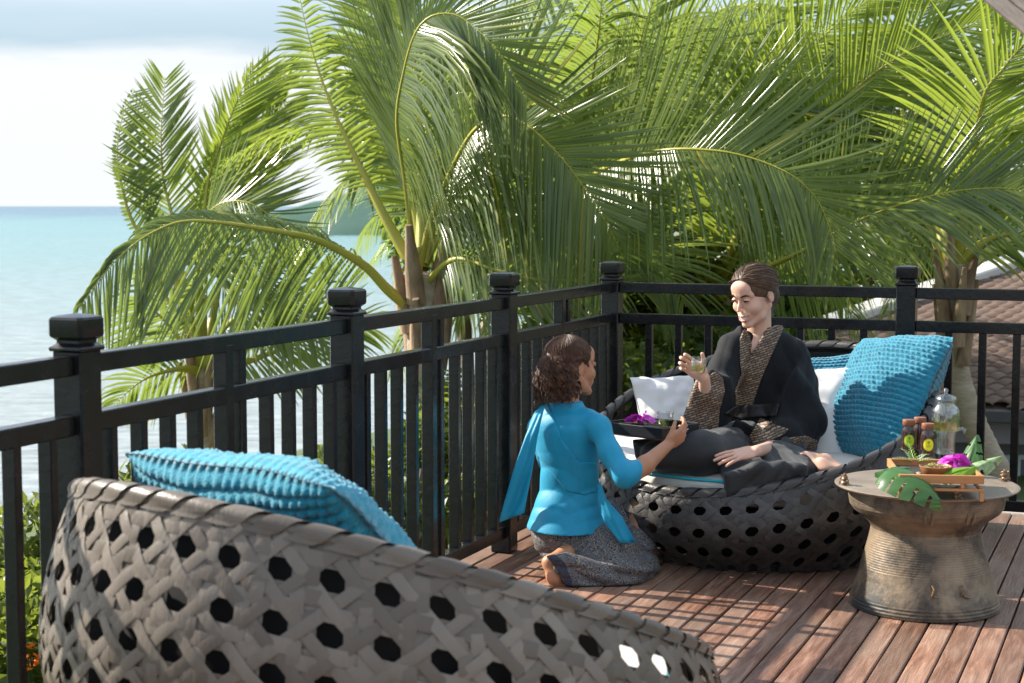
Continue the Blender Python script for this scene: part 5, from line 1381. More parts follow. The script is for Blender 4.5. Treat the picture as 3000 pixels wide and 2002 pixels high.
def hand(f, wrist, fwd, back, thumb_side, curls, sc=1.0, spread=.12, thumb=(.5, .5), fr=1.0):
    """palm with four fingers of different length and a thumb set at its side"""
    w = _arr(wrist); fw = _arr(fwd); fw /= np.linalg.norm(fw); bk = _arr(back); bk -= fw * (bk @ fw); bk /= np.linalg.norm(bk)
    th = np.cross(fw, bk); th *= np.sign(th @ _arr(thumb_side)) or 1
    M = np.stack([th, fw, bk], 1)
    f.ell(w + fw * .045 * sc, (.038 * sc, .052 * sc, .0145 * sc), M, k=.012)
    f.cap(w + fw * .02 * sc + th * .018 * sc - bk * .004, w + fw * .05 * sc + th * .026 * sc - bk * .006, .014 * sc, .012 * sc, k=.010)
    offs = [.027, .009, -.010, -.027]; lens = [(.040, .024, .019), (.044, .028, .020), (.041, .026, .019), (.032, .020, .017)]; rr = [.0086, .0088, .0082, .0072]
    for i in range(4):
        p = w + fw * (.083 - abs(i - 1) * .004) * sc + th * offs[i] * sc; d = fw + th * (1.5 - i) * spread * .5; d /= np.linalg.norm(d); ang = 0
        f.cap(w + fw * .05 * sc + th * offs[i] * .8 * sc, p, .0105 * sc, rr[i] * 1.1 * sc, k=.006)
        for j in range(3):
            ang += curls[i] * (.8, 1.1, .8)[j]; dd = d * math.cos(ang) - bk * math.sin(ang); q = p + dd * lens[i][j] * sc * fr
            f.cap(p, q, rr[i] * sc * (1 - .08 * j), rr[i] * sc * (.92 - .08 * j), k=.0025); p = q
    p = w + fw * .028 * sc + th * .026 * sc - bk * .004 * sc; a0 = thumb[0]
    d = th * math.cos(a0) * .8 + fw * math.sin(a0) + -bk * .25; d /= np.linalg.norm(d)
    q = p + d * .038 * sc; f.cap(p, q, .0125 * sc, .0098 * sc, k=.009)
    d2 = d * math.cos(thumb[1]) + (fw * .7 - bk * .7) * math.sin(thumb[1]); d2 /= np.linalg.norm(d2)
    f.cap(q, q + d2 * .030 * sc, .0096 * sc, .0078 * sc, k=.004)

class Head:
    """head in its own frame: x to the figure's left or right, y forward, z up; c is between the ears at eye level"""
    def __init__(s, c, fwd, up, vox=.0021):
        s.c = _arr(c); f = _arr(fwd); f /= np.linalg.norm(f); u = _arr(up); u -= f * (u @ f); u /= np.linalg.norm(u)
        s.M = np.stack([np.cross(f, u), f, u], 1)
    def w(s, x, y, z): return s.c + s.M @ np.array([x, y, z])
    def face(s, f, smile=True, sc=1.0):
        w = lambda x, y, z: s.w(x * sc, y * sc, z * sc); M = s.M
        f.ell(w(0, -.016, .036), (.073 * sc, .092 * sc, .078 * sc), M, k=.01)
        f.ell(w(0, .020, -.012), (.062 * sc, .066 * sc, .084 * sc), M, k=.02)
        for q in (-1, 1):
            f.chain([w(q * .052, -.012, -.045), w(q * .039, .022, -.078), w(q * .011, .066, -.101)], [.018 * sc, .016 * sc, .014 * sc], k=.018)
            f.ell(w(q * .036, .060, -.032), (.024 * sc, .021 * sc, .022 * sc), M, k=.026)
            f.cap(w(q * .044, .066, .023), w(q * .010, .085, .021), .009 * sc, .009 * sc, k=.012)
        f.ell(w(0, .072, -.104), (.017 * sc, .014 * sc, .013 * sc), M, k=.014)
        f.ell(w(0, .074, .050), (.045 * sc, .022 * sc, .030 * sc), M, k=.025)
        f.ell(w(0, .070, -.062), (.030 * sc, .026 * sc, .026 * sc), M, k=.015)
        for q in (-1, 1): f.ell(w(q * .031, .098, .004), (.015 * sc, .013 * sc, .010 * sc), M, k=.014, op='s')
        f.chain([w(0, .084, .014), w(0, .099, -.018), w(0, .107, -.031)], [.0055 * sc, .0062 * sc, .0072 * sc], k=.012)
        for q in (-1, 1): f.ell(w(q * .0105, .098, -.035), (.0058 * sc, .0080 * sc, .0052 * sc), M, k=.006)
        for q in (-1, 1): f.ell(w(q * .031, .084, .005), (.0125 * sc, .0100 * sc, .0090 * sc), M, k=.006)       # closed-down lid
        # mouth
        if smile:
            f.ell(w(0, .100, -.0700), (.0265 * sc, .016 * sc, .0088 * sc), M, k=.003, op='s')
            for q in (-1, 1):
                f.ell(w(q * .020, .092, -.0635), (.008 * sc, .012 * sc, .0042 * sc), M, k=.003, op='s')
                f.chain([w(q * .031, .0780, -.0560), w(q * .016, .0925, -.0600), w(0, .0970, -.0612)], [.0020 * sc, .0030 * sc, .0034 * sc], k=.003)
                f.chain([w(q * .030, .0775, -.0575), w(q * .016, .0895, -.0775), w(0, .0935, -.0825)], [.0020 * sc, .0042 * sc, .0048 * sc], k=.003)
        for q in (-1, 1):
            f.ell(w(q * .0745, -.012, -.004), (.0065 * sc, .0165 * sc, .029 * sc), M @ np.array(Matrix.Rotation(R(14 * q), 3, 'Z') @ Matrix.Rotation(R(-10), 3, 'X')), k=.006)
            f.ell(w(q * .0835, -.008, .000), (.0055 * sc, .0085 * sc, .017 * sc), M, k=.003, op='s')
    def lipmask(s, V, sc=1.0):
        q = (V - s.c) @ s.M / sc
        a = np.abs(q[:, 0]); up = np.interp(a, [0, .015, .031], [-.0582, -.0568, -.0535]); lo = np.interp(a, [0, .015, .029], [-.0880, -.0835, -.0615])
        return (a < .0315) & (q[:, 2] < up) & (q[:, 2] > lo) & (q[:, 1] > .066)
# ================================================================ PEOPLE
def skinmat(name, c, v):
    m = mat(name, c, .5, spec=.4, var=v, vscale=14, sss=.25, bump=.05, bscale=300); return m
M_skinA = skinmat('fair_skin', (.60, .36, .26), (.64, .39, .29))
M_skinB = skinmat('tan_skin', (.40, .19, .105), (.45, .22, .125))
M_lip = mat('lips', (.48, .20, .16), .35, spec=.5)
M_teeth = mat('teeth', (.78, .74, .68), .25)
M_black = mat('black_cloth', (.005, .0055, .007), .8, spec=.25, var=(.008, .0085, .010), vscale=25, bump=.1, bscale=700, sheen=.06)
M_trou = mat('charcoal_cloth', (.016, .017, .018), .6, spec=.35, var=(.026, .027, .027), vscale=10, bump=.12, bscale=600, sheen=.12)
M_trim = mat('brown_brocade', (.09, .055, .035), .6)
n, l, b = nodes(M_trim)
tc = nn(M_trim, 'ShaderNodeTexCoord'); mp = nn(M_trim, 'ShaderNodeMapping'); mp.inputs['Rotation'].default_value = (R(90), 0, R(0)); mp.inputs['Scale'].default_value = (1, 1, 1)
rr_ = nn(M_trim, 'ShaderNodeMapping'); rr_.inputs['Rotation'].default_value = (0, 0, R(18)); l.new(tc.outputs['Object'], mp.inputs[0]); l.new(mp.outputs[0], rr_.inputs[0])
bk = nn(M_trim, 'ShaderNodeTexBrick'); bk.inputs['Scale'].default_value = 1.0; bk.inputs['Brick Width'].default_value = .030; bk.inputs['Row Height'].default_value = .0095
bk.inputs['Mortar Size'].default_value = .0046; bk.inputs['Mortar Smooth'].default_value = .9
bk.inputs['Color1'].default_value = (.55, .38, .24, 1); bk.inputs['Color2'].default_value = (.22, .14, .085, 1); bk.inputs['Mortar'].default_value = (.045, .028, .02, 1)
nzz = nn(M_trim, 'ShaderNodeTexNoise', i_Scale=70.0, i_Detail=3.0); l.new(tc.outputs['Object'], nzz.inputs['Vector'])
dmm = nn(M_trim, 'ShaderNodeMix', data_type='RGBA'); dmm.inputs[0].default_value = .006; l.new(rr_.outputs[0], dmm.inputs[6]); l.new(nzz.outputs['Color'], dmm.inputs[7])
l.new(dmm.outputs[2], bk.inputs['Vector'])
mlt = nn(M_trim, 'ShaderNodeMix', data_type='RGBA', blend_type='MULTIPLY'); mlt.inputs[0].default_value = .7; l.new(bk.outputs['Color'], mlt.inputs[6]); l.new(nzz.outputs['Fac'], mlt.inputs[7])
brt = nn(M_trim, 'ShaderNodeBrightContrast'); brt.inputs['Bright'].default_value = .0; l.new(mlt.outputs[2], b.inputs['Base Color'])
M_hairA = mat('brown_hair', (.060, .034, .020), .52, spec=.35, var=(.12, .072, .044), vscale=60, stretch=(1, 1, .4))
M_hairB = mat('dark_wavy_hair', (.024, .012, .008), .50, spec=.35, var=(.115, .052, .027), vscale=45)
M_brow = mat('brow_hair', (.030, .017, .010), 1.0, spec=0.0)
M_eye = mat('eye', (.03, .015, .01), .15)
M_white_eye = mat('eye_white', (.55, .50, .46), .3)
M_lash = mat('lash', (.008, .005, .004), 1.0, spec=0.0)
M_jack = mat('turquoise_silk', (.002, .235, .40), .5, spec=.4, var=(.004, .28, .45), vscale=30, bump=.15, bscale=500, sheen=.1, stretch=(1, 1, .2))
M_batik = mat('batik_cloth', (.03, .03, .035), .7)
n, l, b = nodes(M_batik)
tc = nn(M_batik, 'ShaderNodeTexCoord')
nz = nn(M_batik, 'ShaderNodeTexNoise', i_Scale=9.0, i_Detail=3.0); l.new(tc.outputs['Object'], nz.inputs['Vector'])
dm = nn(M_batik, 'ShaderNodeMix', data_type='RGBA'); dm.inputs[0].default_value = .18; l.new(tc.outputs['Object'], dm.inputs[6]); l.new(nz.outputs['Color'], dm.inputs[7])
vo = nn(M_batik, 'ShaderNodeTexVoronoi', i_Scale=105.0); vo.feature = 'DISTANCE_TO_EDGE'; l.new(dm.outputs[2], vo.inputs['Vector'])
wv = nn(M_batik, 'ShaderNodeTexWave', i_Scale=13.0, i_Distortion=9.0, i_Detail=4.0); wv.inputs['Detail Scale'].default_value = 3.0; l.new(tc.outputs['Object'], wv.inputs['Vector'])
ra = nn(M_batik, 'ShaderNodeValToRGB'); e = ra.color_ramp.elements; e[0].position = .03; e[0].color = (.24, .21, .17, 1); e[1].position = .15; e[1].color = (.018, .02, .03, 1); l.new(vo.outputs['Distance'], ra.inputs[0])
rb = nn(M_batik, 'ShaderNodeValToRGB'); e = rb.color_ramp.elements; e[0].position = .72; e[0].color = (0, 0, 0, 1); e[1].position = .82; e[1].color = (1, 1, 1, 1); l.new(wv.outputs['Fac'], rb.inputs[0])
mx = nn(M_batik, 'ShaderNodeMix', data_type='RGBA'); l.new(rb.outputs[0], mx.inputs[0]); l.new(ra.outputs[0], mx.inputs[6]); mx.inputs[7].default_value = (.10, .10, .12, 1)
l.new(mx.outputs[2], b.inputs['Base Color'])
M_hem = mat('blue_hem', (.010, .016, .045), .8, var=(.06, .065, .08), vscale=90)

def strands(root, H_, mat_, specs, name='hair_strands'):
    mb = MB()
    for pts, r in specs: mb.tube([Vector(p) - root.location for p in pts], r, 4)
    return mb.build(name, mat_, root, True, 80)

# ------------------------------------------------------------ the seated woman
HS = 1.05
pa = empty('person', W(1750, 1080, 6.9), 0, 'smiling woman in a black robe seated cross-legged, raising a small glass', 'person')
hA_ = Head(W(1730, 677, 6.90), (-.72, -.65, -.28), (0, 0, 1))
f = Field(.0024); hA_.face(f, sc=HS)
nb_ = hA_.w(0, -.030, -.045)
f.chain([nb_, W(1742, 765, 6.95)], [.047, .052], k=.03)
f.grid()
V1, F1 = f.nets(); lip = hA_.lipmask(V1, HS); mi1 = lip[F1].mean(1) > .5
# body under the cloth, hands, foot : one figure
g = Field(.0028)
wr = W(1616, 868, 6.64)
g.chain([W(1620, 925, 6.72), wr], [.032, .0225], k=.02)
hand(g, W(1617, 864, 6.635), (-.80, .12, .58), (.15, .98, .0), (.5, 0, 1), [.62, .66, .70, .74], sc=.96, spread=.10, thumb=(.45, .5))
g.grid(); V2, F2 = g.nets()
g2 = Field(.0028)
g2.chain([W(1778, 1026, 6.66), WZ(1737, 1036, .492)], [.030, .0235], k=.02)
hand(g2, WZ(1737, 1036, .492), (-.97, -.12, -.16), (-.1, -.45, .88), (0, 1, .1), [.13, .12, .13, .16], sc=.97, spread=.22, thumb=(.95, .2))
g2.grid(); V3, F3 = g2.nets()
g3 = Field(.004)
g3.chain([WZ(1850, 1055, .44), WZ(1893, 1062, .438), WZ(1926, 1074, .425)], [.034, .031, .017], k=.025).ell(WZ(1900, 1073, .420), (.038, .040, .018), k=.02)
for q in range(4): g3.cap(WZ(1922 + q * 2, 1077 - q * 3, .418), WZ(1932 + q * 2, 1080 - q * 3, .412), .0085, .0075, k=.005)
g3.ell(W(1733, 800, 6.925), (.058, .05, .06), k=.03).chain([W(1742, 765, 6.95), W(1748, 850, 6.97), W(1752, 1000, 7.0)], [.046, .07, .08], k=.03).chain([W(1742, 800, 6.95), W(1812, 822, 6.99), W(1836, 945, 6.88), W(1775, 1026, 6.68)], [.035, .030, .030, .028], k=.01)
g3.chain([W(1742, 800, 6.95), W(1688, 812, 6.91), W(1646, 915, 6.76), W(1620, 925, 6.72)], [.035, .028, .030, .030], k=.01)
g3.grid(); V4, F4 = g3.nets()
Vs, Fs, o_ = [], [], 0
for V_, F_ in ((V1, F1), (V2, F2), (V3, F3), (V4, F4)): Vs.append(V_); Fs.append(F_ + o_); o_ += len(V_)
mi = np.zeros(sum(len(x) for x in Fs), int); mi[:len(F1)] = mi1
body = skin_obj('body', np.concatenate(Vs), np.concatenate(Fs), pa, [M_skinA, M_lip], mi)
# robe
rb_ = Field(.0058)
def lv(px, py, Y, hw, dp): p = W(px, py, Y); return (p.x, p.y, p.z, hw * SC * Y / FPX, dp)
rb_.loft([lv(1752, 1062, 6.98, 108, .17), lv(1752, 1010, 6.99, 100, .165), lv(1748, 950, 6.99, 84, .125), lv(1748, 890, 6.98, 86, .115), lv(1750, 840, 6.97, 86, .11), lv(1750, 800, 6.96, 78, .092), lv(1746, 775, 6.96, 62, .08), lv(1742, 755, 6.97, 42, .062)], R(6), k=.04)
rb_.chain([W(1706, 785, 6.93), W(1684, 802, 6.91), W(1660, 860, 6.84), W(1644, 915, 6.75)], [.052, .058, .062, .056], k=.05)       # her right arm
rb_.chain([W(1640, 915, 6.75), W(1622, 905, 6.70)], [.05, .040], k=.03)
rb_.chain([W(1790, 792, 6.98), W(1816, 814, 6.99), W(1834, 880, 6.95), W(1846, 965, 6.86), W(1800, 1010, 6.74), W(1752, 1022, 6.66)], [.050, .058, .066, .082, .068, .045], k=.05)
rb_.prism([(1632, 848), (1606, 862), (1592, 890), (1576, 938), (1558, 984), (1604, 1004), (1655, 1000), (1690, 935), (1676, 870)], 6.72, .075, .028, k=.03, tilt=.15)
rb_.prism([(1828, 840), (1862, 890), (1874, 1000), (1862, 1040), (1800, 1040), (1740, 1015), (1770, 960)], 6.86, .13, .05, k=.05)
rb_.prism([(1690, 960), (1640, 1060), (1700, 1092), (1760, 1060), (1800, 1020)], 6.70, .03, .012, k=.03, tilty=-.5)
rb_.grid(); Pb = rb_.P()
low = np.clip((W(0, 880, 6.9).z - Pb[..., 2]) / .25, .5, 1)
rb_.D += waves(Pb, [((1, .2, .35), .085), ((1, .1, -.45), .06), ((.8, 0, .6), .11)], .011, 3) * low
neck_cut = img_poly(Pb, [(1690, 700), (1712, 800), (1722, 822), (1735, 800), (1765, 752), (1770, 700)], 6.85)
near = Pb[..., 1] - 6.97
cut = np.maximum(np.maximum(neck_cut, near), -(rb_.D + .02))
rb_.D = np.maximum(rb_.D, -cut)
V, F = rb_.nets(); skin_obj('robe', V, F, pa, M_black)
fr = lambda P: P[..., 1] - 6.97
for nm, poly in (
    ('collar_band', [(1768, 722), (1786, 733), (1800, 752), (1772, 812), (1748, 868), (1727, 930), (1712, 938), (1688, 930), (1686, 895), (1700, 862), (1722, 820), (1738, 792), (1756, 758)]),
    ('inner_collar_band', [(1708, 752), (1722, 772), (1727, 800), (1736, 797), (1712, 850), (1702, 868), (1698, 830), (1697, 780)]),
):
    V, F = band(rb_, poly, 6.86, .0075 if nm == 'collar_band' else .005, fr, Pb); skin_obj(nm, V, F, pa, M_trim)
V, F = band(rb_, [(1600, 862), (1590, 890), (1575, 935), (1556, 986), (1602, 1007), (1648, 1002), (1652, 940), (1664, 900), (1660, 868), (1640, 852), (1628, 862)], 6.72, .005, lambda P: P[..., 1] - 6.74, Pb); skin_obj('sleeve_band', V, F, pa, M_trim)
V, F = band(rb_, [(1745, 958), (1780, 975), (1812, 985), (1796, 1000), (1760, 1018), (1722, 1030), (1706, 1024)], 6.72, .006, lambda P: P[..., 1] - 6.86, Pb); skin_obj('sleeve_band', V, F, pa, M_trim)
V, F = band(rb_, [(1790, 1006), (1850, 1000), (1876, 1010), (1876, 1044), (1850, 1048), (1815, 1030)], 6.80, .006, lambda P: P[..., 1] - 6.95, Pb); skin_obj('hem_band', V, F, pa, M_trim)
V, F = band(rb_, [(1640, 1052), (1668, 1040), (1712, 1070), (1700, 1094), (1672, 1086)], 6.66, .006, lambda P: P[..., 1] - 6.9, Pb); skin_obj('hem_band', V, F, pa, M_trim)
V, F = band(rb_, [(1690, 930), (1790, 925), (1782, 955), (1740, 958), (1700, 962), (1660, 950)], 6.86, .010, lambda P: P[..., 1] - 6.97, Pb); skin_obj('sash', V, F, pa, mat('sash_cloth', (.006, .006, .007), .5, spec=.5))
# trousers
tr_ = Field(.0065)
tr_.chain([W(1730, 1025, 6.95), WZ(1610, 1040, .465), WZ(1500, 1046, .455)], [.115, .082, .056], k=.05)
tr_.ell(WZ(1805, 1062, .42), (.16, .15, .050), k=.04).chain([WZ(1790, 1045, .43), WZ(1690, 1078, .41)], [.055, .035], k=.04)
tr_.prism([(1452, 1010), (1500, 1006), (1600, 1012), (1660, 1020), (1655, 1088), (1560, 1080), (1480, 1074), (1458, 1050)], 6.50, .10, .035, k=.05, tilt=-.1)
tr_.chain([W(1775, 1035, 6.98), W(1790, 1052, 6.72), W(1770, 1066, 6.62)], [.12, .095, .075], k=.05)
tr_.chain([W(1790, 1056, 6.70), W(1868, 1066, 6.86)], [.085, .052], k=.04)
tr_.prism([(1660, 1088), (1740, 1040), (1800, 1030), (1872, 1048), (1874, 1082), (1800, 1110), (1745, 1138), (1662, 1142)], 6.52, .075, .03, k=.05, tilt=.35, tilty=-.25)
tr_.prism([(1660, 1086), (1740, 1060), (1800, 1060), (1850, 1070), (1846, 1098), (1800, 1112), (1745, 1134), (1664, 1146)], 6.40, .42, .03, k=.04)
tr_.ell(W(1755, 1070, 6.95), (.26, .16, .07), k=.05)
tr_.grid(); Pt = tr_.P()
m1 = np.clip((Pt[..., 0] - W(1650, 1000, 6.6).x) / .08, 0.15, 1)
tr_.D += waves(Pt, [((1, 0, -.5), .10), ((.9, .1, -.8), .065), ((.6, 0, 1), .13)], .012, 7, .9) * m1
tr_.D = np.maximum(tr_.D, .385 - Pt[..., 2] - .075 * (Pt[..., 1] < 6.42))
V, F = tr_.nets(); skin_obj('trousers', V, F, pa, M_trou)
# face details
def snap(H_, V_, x, z, sc, out=.0008):
    q = (V_ - H_.c) @ H_.M / sc; m = (np.abs(q[:, 0] - x) < .0035) & (np.abs(q[:, 2] - z) < .0035) & (q[:, 1] > .03)
    y = q[m, 1].max() if m.any() else .085
    return (x * sc, (y + out) * sc, z * sc)
VA = np.concatenate(Vs)
def hp(H_, x, y, z): return Vector(H_.w(x, y, z))
def arcs(H_, root, m, name, pts, r): mb = MB(); mb.tube([Vector(H_.w(*p)) - root.location for p in pts], r, 5); return mb.build(name, m, root)
sn = lambda x, z, o=.0006: snap(hA_, VA, x, z, HS, o)
for q in (-1, 1):
    arcs(hA_, pa, M_lash, 'eyelash', [sn(q * .0185, .0020), sn(q * .025, .0042), sn(q * .032, .0050), sn(q * .040, .0045), sn(q * .0455, .0050)], [.0012, .0024, .0028, .0026, .0014])
    arcs(hA_, pa, M_brow, 'eyebrow', [sn(q * .0145, .0205), sn(q * .024, .0245), sn(q * .035, .0265), sn(q * .046, .0225)], [.0028, .0040, .0034, .0016])
for q in (-1, 1):
    arcs(hA_, pa, M_white_eye, 'eye', [sn(q * .0215, .0002, -.001), sn(q * .031, .0012, -.001), sn(q * .041, .0015, -.001)], [.0012, .0030, .0012])
    arcs(hA_, pa, M_eye, 'iris', [sn(q * .0265, .0008, -.0003), sn(q * .030, .0010, -.0003), sn(q * .0335, .0010, -.0003)], [.0022, .0036, .0022])
    arcs(hA_, pa, M_lash, 'lower_lid_line', [sn(q * .021, -.0020), sn(q * .031, -.0030), sn(q * .041, -.0010)], [.0005, .0009, .0005])
mb = MB(); tv_ = []
for i in range(13):
    a = -1 + i / 6; x = a * .0262; y = .0910 - .0115 * abs(a) ** 2; zt = -.0600 + .0045 * a * a; zb = -.0765 + .0145 * a * a
    tv_.append(Vector(hA_.w(x * HS, y * HS, zt * HS)) - pa.location); tv_.append(Vector(hA_.w(x * HS, (y + .0008) * HS, zb * HS)) - pa.location)
mb.add(tv_, [(2 * i, 2 * i + 2, 2 * i + 3, 2 * i + 1) for i in range(12)]); mb.build('teeth', M_teeth, pa)
# hair drawn back over the ears to the nape
hA0 = hA_
class _HS(Head):
    def __init__(s, h, k): s.c, s.M, s.k = h.c, h.M, k
    def w(s, x, y, z): return s.c + s.M @ (np.array([x, y, z]) * s.k)
hA_ = _HS(hA0, HS)
hf = Field(.0030)
hf.ell(hA_.w(0, -.016, .040), (.0825 * HS, .1015 * HS, .0825 * HS), hA_.M, k=.02)
hf.ell(hA_.w(0, -.095, -.030), (.046 * HS, .034 * HS, .045 * HS), hA_.M, k=.04)
hf.ell(hA_.w(.01, -.082, -.080), (.026, .024, .045), hA_.M, k=.03)
hf.ell(hA_.w(0, .104, -.034), (.067 * HS, .070 * HS, .104 * HS), hA_.M, k=.010, op='s')
for q in (-1, 1): hf.ell(hA_.w(q * .088, .026, -.060), (.040, .058, .062), hA_.M, k=.010, op='s')
for q in (-1, 1): hf.ell(hA_.w(q * .088, -.010, -.008), (.018, .020, .030), hA_.M, k=.006, op='s')
hf.grid(); Ph = hf.P(); ql = (Ph - hA_.c) @ hA_.M
V, F = hf.nets(); skin_obj('hair', V, F, pa, M_hairA)
r_ = random.Random(3); sp = []; sp2 = []
def slerp(a, b, t):
    om = math.acos(max(-1, min(1, a.dot(b)))); return (a * math.sin((1 - t) * om) + b * math.sin(t * om)) / math.sin(om)
for k in range(900):
    ph = r_.choice((-1, 1)) * 100 * r_.random() ** .75; th0 = np.interp(abs(ph), [0, 25, 55, 75, 100], [36, 30, 8, -2, -8]) + r_.uniform(-3, 34) * (1 if r_.random() < .6 else 0)
    a_ = Vector((math.sin(R(ph)) * math.cos(R(th0)), math.cos(R(ph)) * math.cos(R(th0)), math.sin(R(th0))))
    b_ = Vector((.16 * math.copysign(1, ph) + r_.uniform(-.16, .16), -.93, -.48 + r_.uniform(-.14, .2))).normalized()
    sag = r_.uniform(-.10, .12) - (.20 if abs(ph) < 45 else 0 if abs(ph) < 60 else r_.uniform(.0, .42)); n = 12; off = r_.uniform(1.0, 1.085); pts = []; w1 = r_.uniform(0, 6)
    for i in range(n):
        t = i / (n - 1); d = slerp(a_, b_, t); d = (d + Vector((math.copysign(.55, ph) * (1 if abs(ph) > 12 else .5), 0, sag)) * math.sin(math.pi * t) * .55).normalized()
        o_ = off + .012 * math.sin(w1 + t * 7)
        pts.append(hA_.w(d.x * .0825 * o_, d.y * .1015 * o_ - .016, d.z * .0825 * o_ + .040))
    (sp if k % 4 else sp2).append((pts, [.0009] + [.0013] * (n - 3) + [.001, .0005]))
for k in range(26):        # loose flyaway strands
    a = r_.uniform(-1.4, 1.4); b0 = Vector(hA_.w(math.sin(a) * .082, r_.uniform(-.09, .06), .04 + .08 * math.cos(a)))
    d = (Vector(hA_.M @ np.array([math.sin(a), r_.uniform(-.7, .5), math.cos(a)])) + Vector((r_.uniform(-.6, .6), 0, r_.uniform(-.5, .3)))).normalized() * r_.uniform(.012, .03)
    sp.append(([b0 - d * .4, b0 + d * .4, b0 + d + Vector((.006, 0, -.006))], [.0007, .0006, .0003]))
for k in range(16):        # wisps at the temple and nape
    x0, y0, z0 = (-.074, r_.uniform(.0, .03), r_.uniform(-.0, .03)) if k < 6 else (r_.uniform(-.05, .03), -.09, r_.uniform(-.06, -.02))
    sp.append(([hA_.w(x0, y0, z0), hA_.w(x0 - .003, y0 - .006, z0 - .025), hA_.w(x0 - .002, y0 - .016, z0 - .05)], [.001, .0008, .0003]))
strands(pa, hA_, M_hairA, sp)
strands(pa, hA_, mat('lighter_hair', (.13, .075, .045), .5, spec=.35), sp2)

# ------------------------------------------------------------ the kneeling woman
pb = empty('person', WZ(1340, 1345, 0), 0, 'woman in a turquoise silk jacket kneeling on the deck and holding out a tray', 'person')
hB_ = Head(W(1312, 842, 6.34), (.80, .56, .03), (.02, .06, 1))
f = Field(.0028); hB_.face(f, smile=False)
f.chain([hB_.w(0, -.03, -.05), W(1300, 945, 6.30)], [.046, .052], k=.03)
f.grid(); V1, F1 = f.nets(); lip = hB_.lipmask(V1); mi1 = lip[F1].mean(1) > .5
g = Field(.0030)
el, wr = W(1440, 1096, 6.08), W(1532, 1022, 6.22)
g.chain([el, W(1480, 1068, 6.13), wr], [.036, .034, .0225], k=.02)
hand(g, wr, (.78, .30, .52), (.45, -.80, -.30), (-.4, .1, .9), [.50, .60, .70, .8], sc=.90, spread=.1, thumb=(.9, .3))
g.grid(); V2, F2 = g.nets()
g3 = Field(.0045)
g3.chain([W(1300, 945, 6.30), W(1305, 1060, 6.33), W(1312, 1180, 6.36)], [.05, .075, .09], k=.03).chain([W(1305, 970, 6.30), W(1372, 985, 6.215), el], [.035, .028, .030], k=.01)
g3.chain([W(1305, 970, 6.30), W(1242, 985, 6.42), W(1270, 1070, 6.58), W(1400, 1010, 6.72)], [.035, .026, .030, .025], k=.01)
# foot of the tucked leg, sole up, toes on the boards
hl = W(1262, 1292, 6.14)
g3.chain([W(1300, 1270, 6.20), hl, W(1272, 1325, 6.12), W(1282, 1350, 6.13)], [.035, .026, .026, .022], k=.025)
for q in range(5): g3.cap(W(1270 + q * 7, 1342, 6.12), W(1272 + q * 7.5, 1357, 6.10), .011 - q * .0008, .0095 - q * .0008, k=.005)
g3.chain([W(1440, 1165, 6.55), W(1468, 1180, 6.44), W(1462, 1215, 6.42)], [.04, .036, .035], k=.03)     # bare knee
g3.grid(); V4, F4 = g3.nets()
Vs, Fs, o_ = [], [], 0
for V_, F_ in ((V1, F1), (V2, F2), (V4, F4)): Vs.append(V_); Fs.append(F_ + o_); o_ += len(V_)
mi = np.zeros(sum(len(x) for x in Fs), int); mi[:len(F1)] = mi1
skin_obj('body', np.concatenate(Vs), np.concatenate(Fs), pb, [M_skinB, M_lip], mi)
# skirt
sk = Field(.0062)
sk.ell(W(1306, 1222, 6.36), (.150, .15, .118), k=.04)
sk.chain([W(1330, 1245, 6.30), W(1400, 1270, 6.24), W(1450, 1300, 6.26)], [.090, .092, .078], k=.06)
sk.chain([W(1462, 1312, 6.26), W(1400, 1328, 6.18), W(1320, 1322, 6.15)], [.062, .058, .045], k=.05)
sk.chain([W(1350, 1205, 6.52), W(1432, 1180, 6.52), W(1462, 1240, 6.42), W(1470, 1300, 6.34)], [.075, .060, .055, .07], k=.05)
sk.prism([(1256, 1278), (1300, 1268), (1380, 1290), (1470, 1290), (1492, 1310), (1470, 1345), (1420, 1362), (1350, 1360), (1305, 1348), (1285, 1315)], 6.13, .10, .04, k=.04, tilt=.1)
sk.cap(W(1452, 1150, 6.40), W(1478, 1168, 6.34), .020, .018, k=.0)if False else None
sk.grid(); Pk = sk.P()
lowk = np.clip((W(0, 1245, 6.2).z - Pk[..., 2]) / .07, .12, 1)
sk.D += waves(Pk, [((.35, 0, 1), .060), ((.1, .2, 1), .042), ((.6, 0, 1), .09)], .013, 5, .5) * lowk
kn = img_poly(Pk, [(1446, 1176), (1470, 1168), (1488, 1180), (1482, 1200), (1466, 1216), (1450, 1196)], 6.45)
sk.D = np.maximum(sk.D, -np.maximum(kn, Pk[..., 1] - 6.48))
sk.D = np.maximum(sk.D, .004 - Pk[..., 2])
V, F = sk.nets(); skin_obj('batik_skirt', V, F, pb, M_batik)
V, F = band(sk, [(1254, 1276), (1272, 1272), (1296, 1290), (1312, 1330), (1316, 1352), (1300, 1350), (1286, 1320)], 6.13, .005, lambda P: P[..., 1] - 6.2, Pk); skin_obj('skirt_hem', V, F, pb, M_hem)
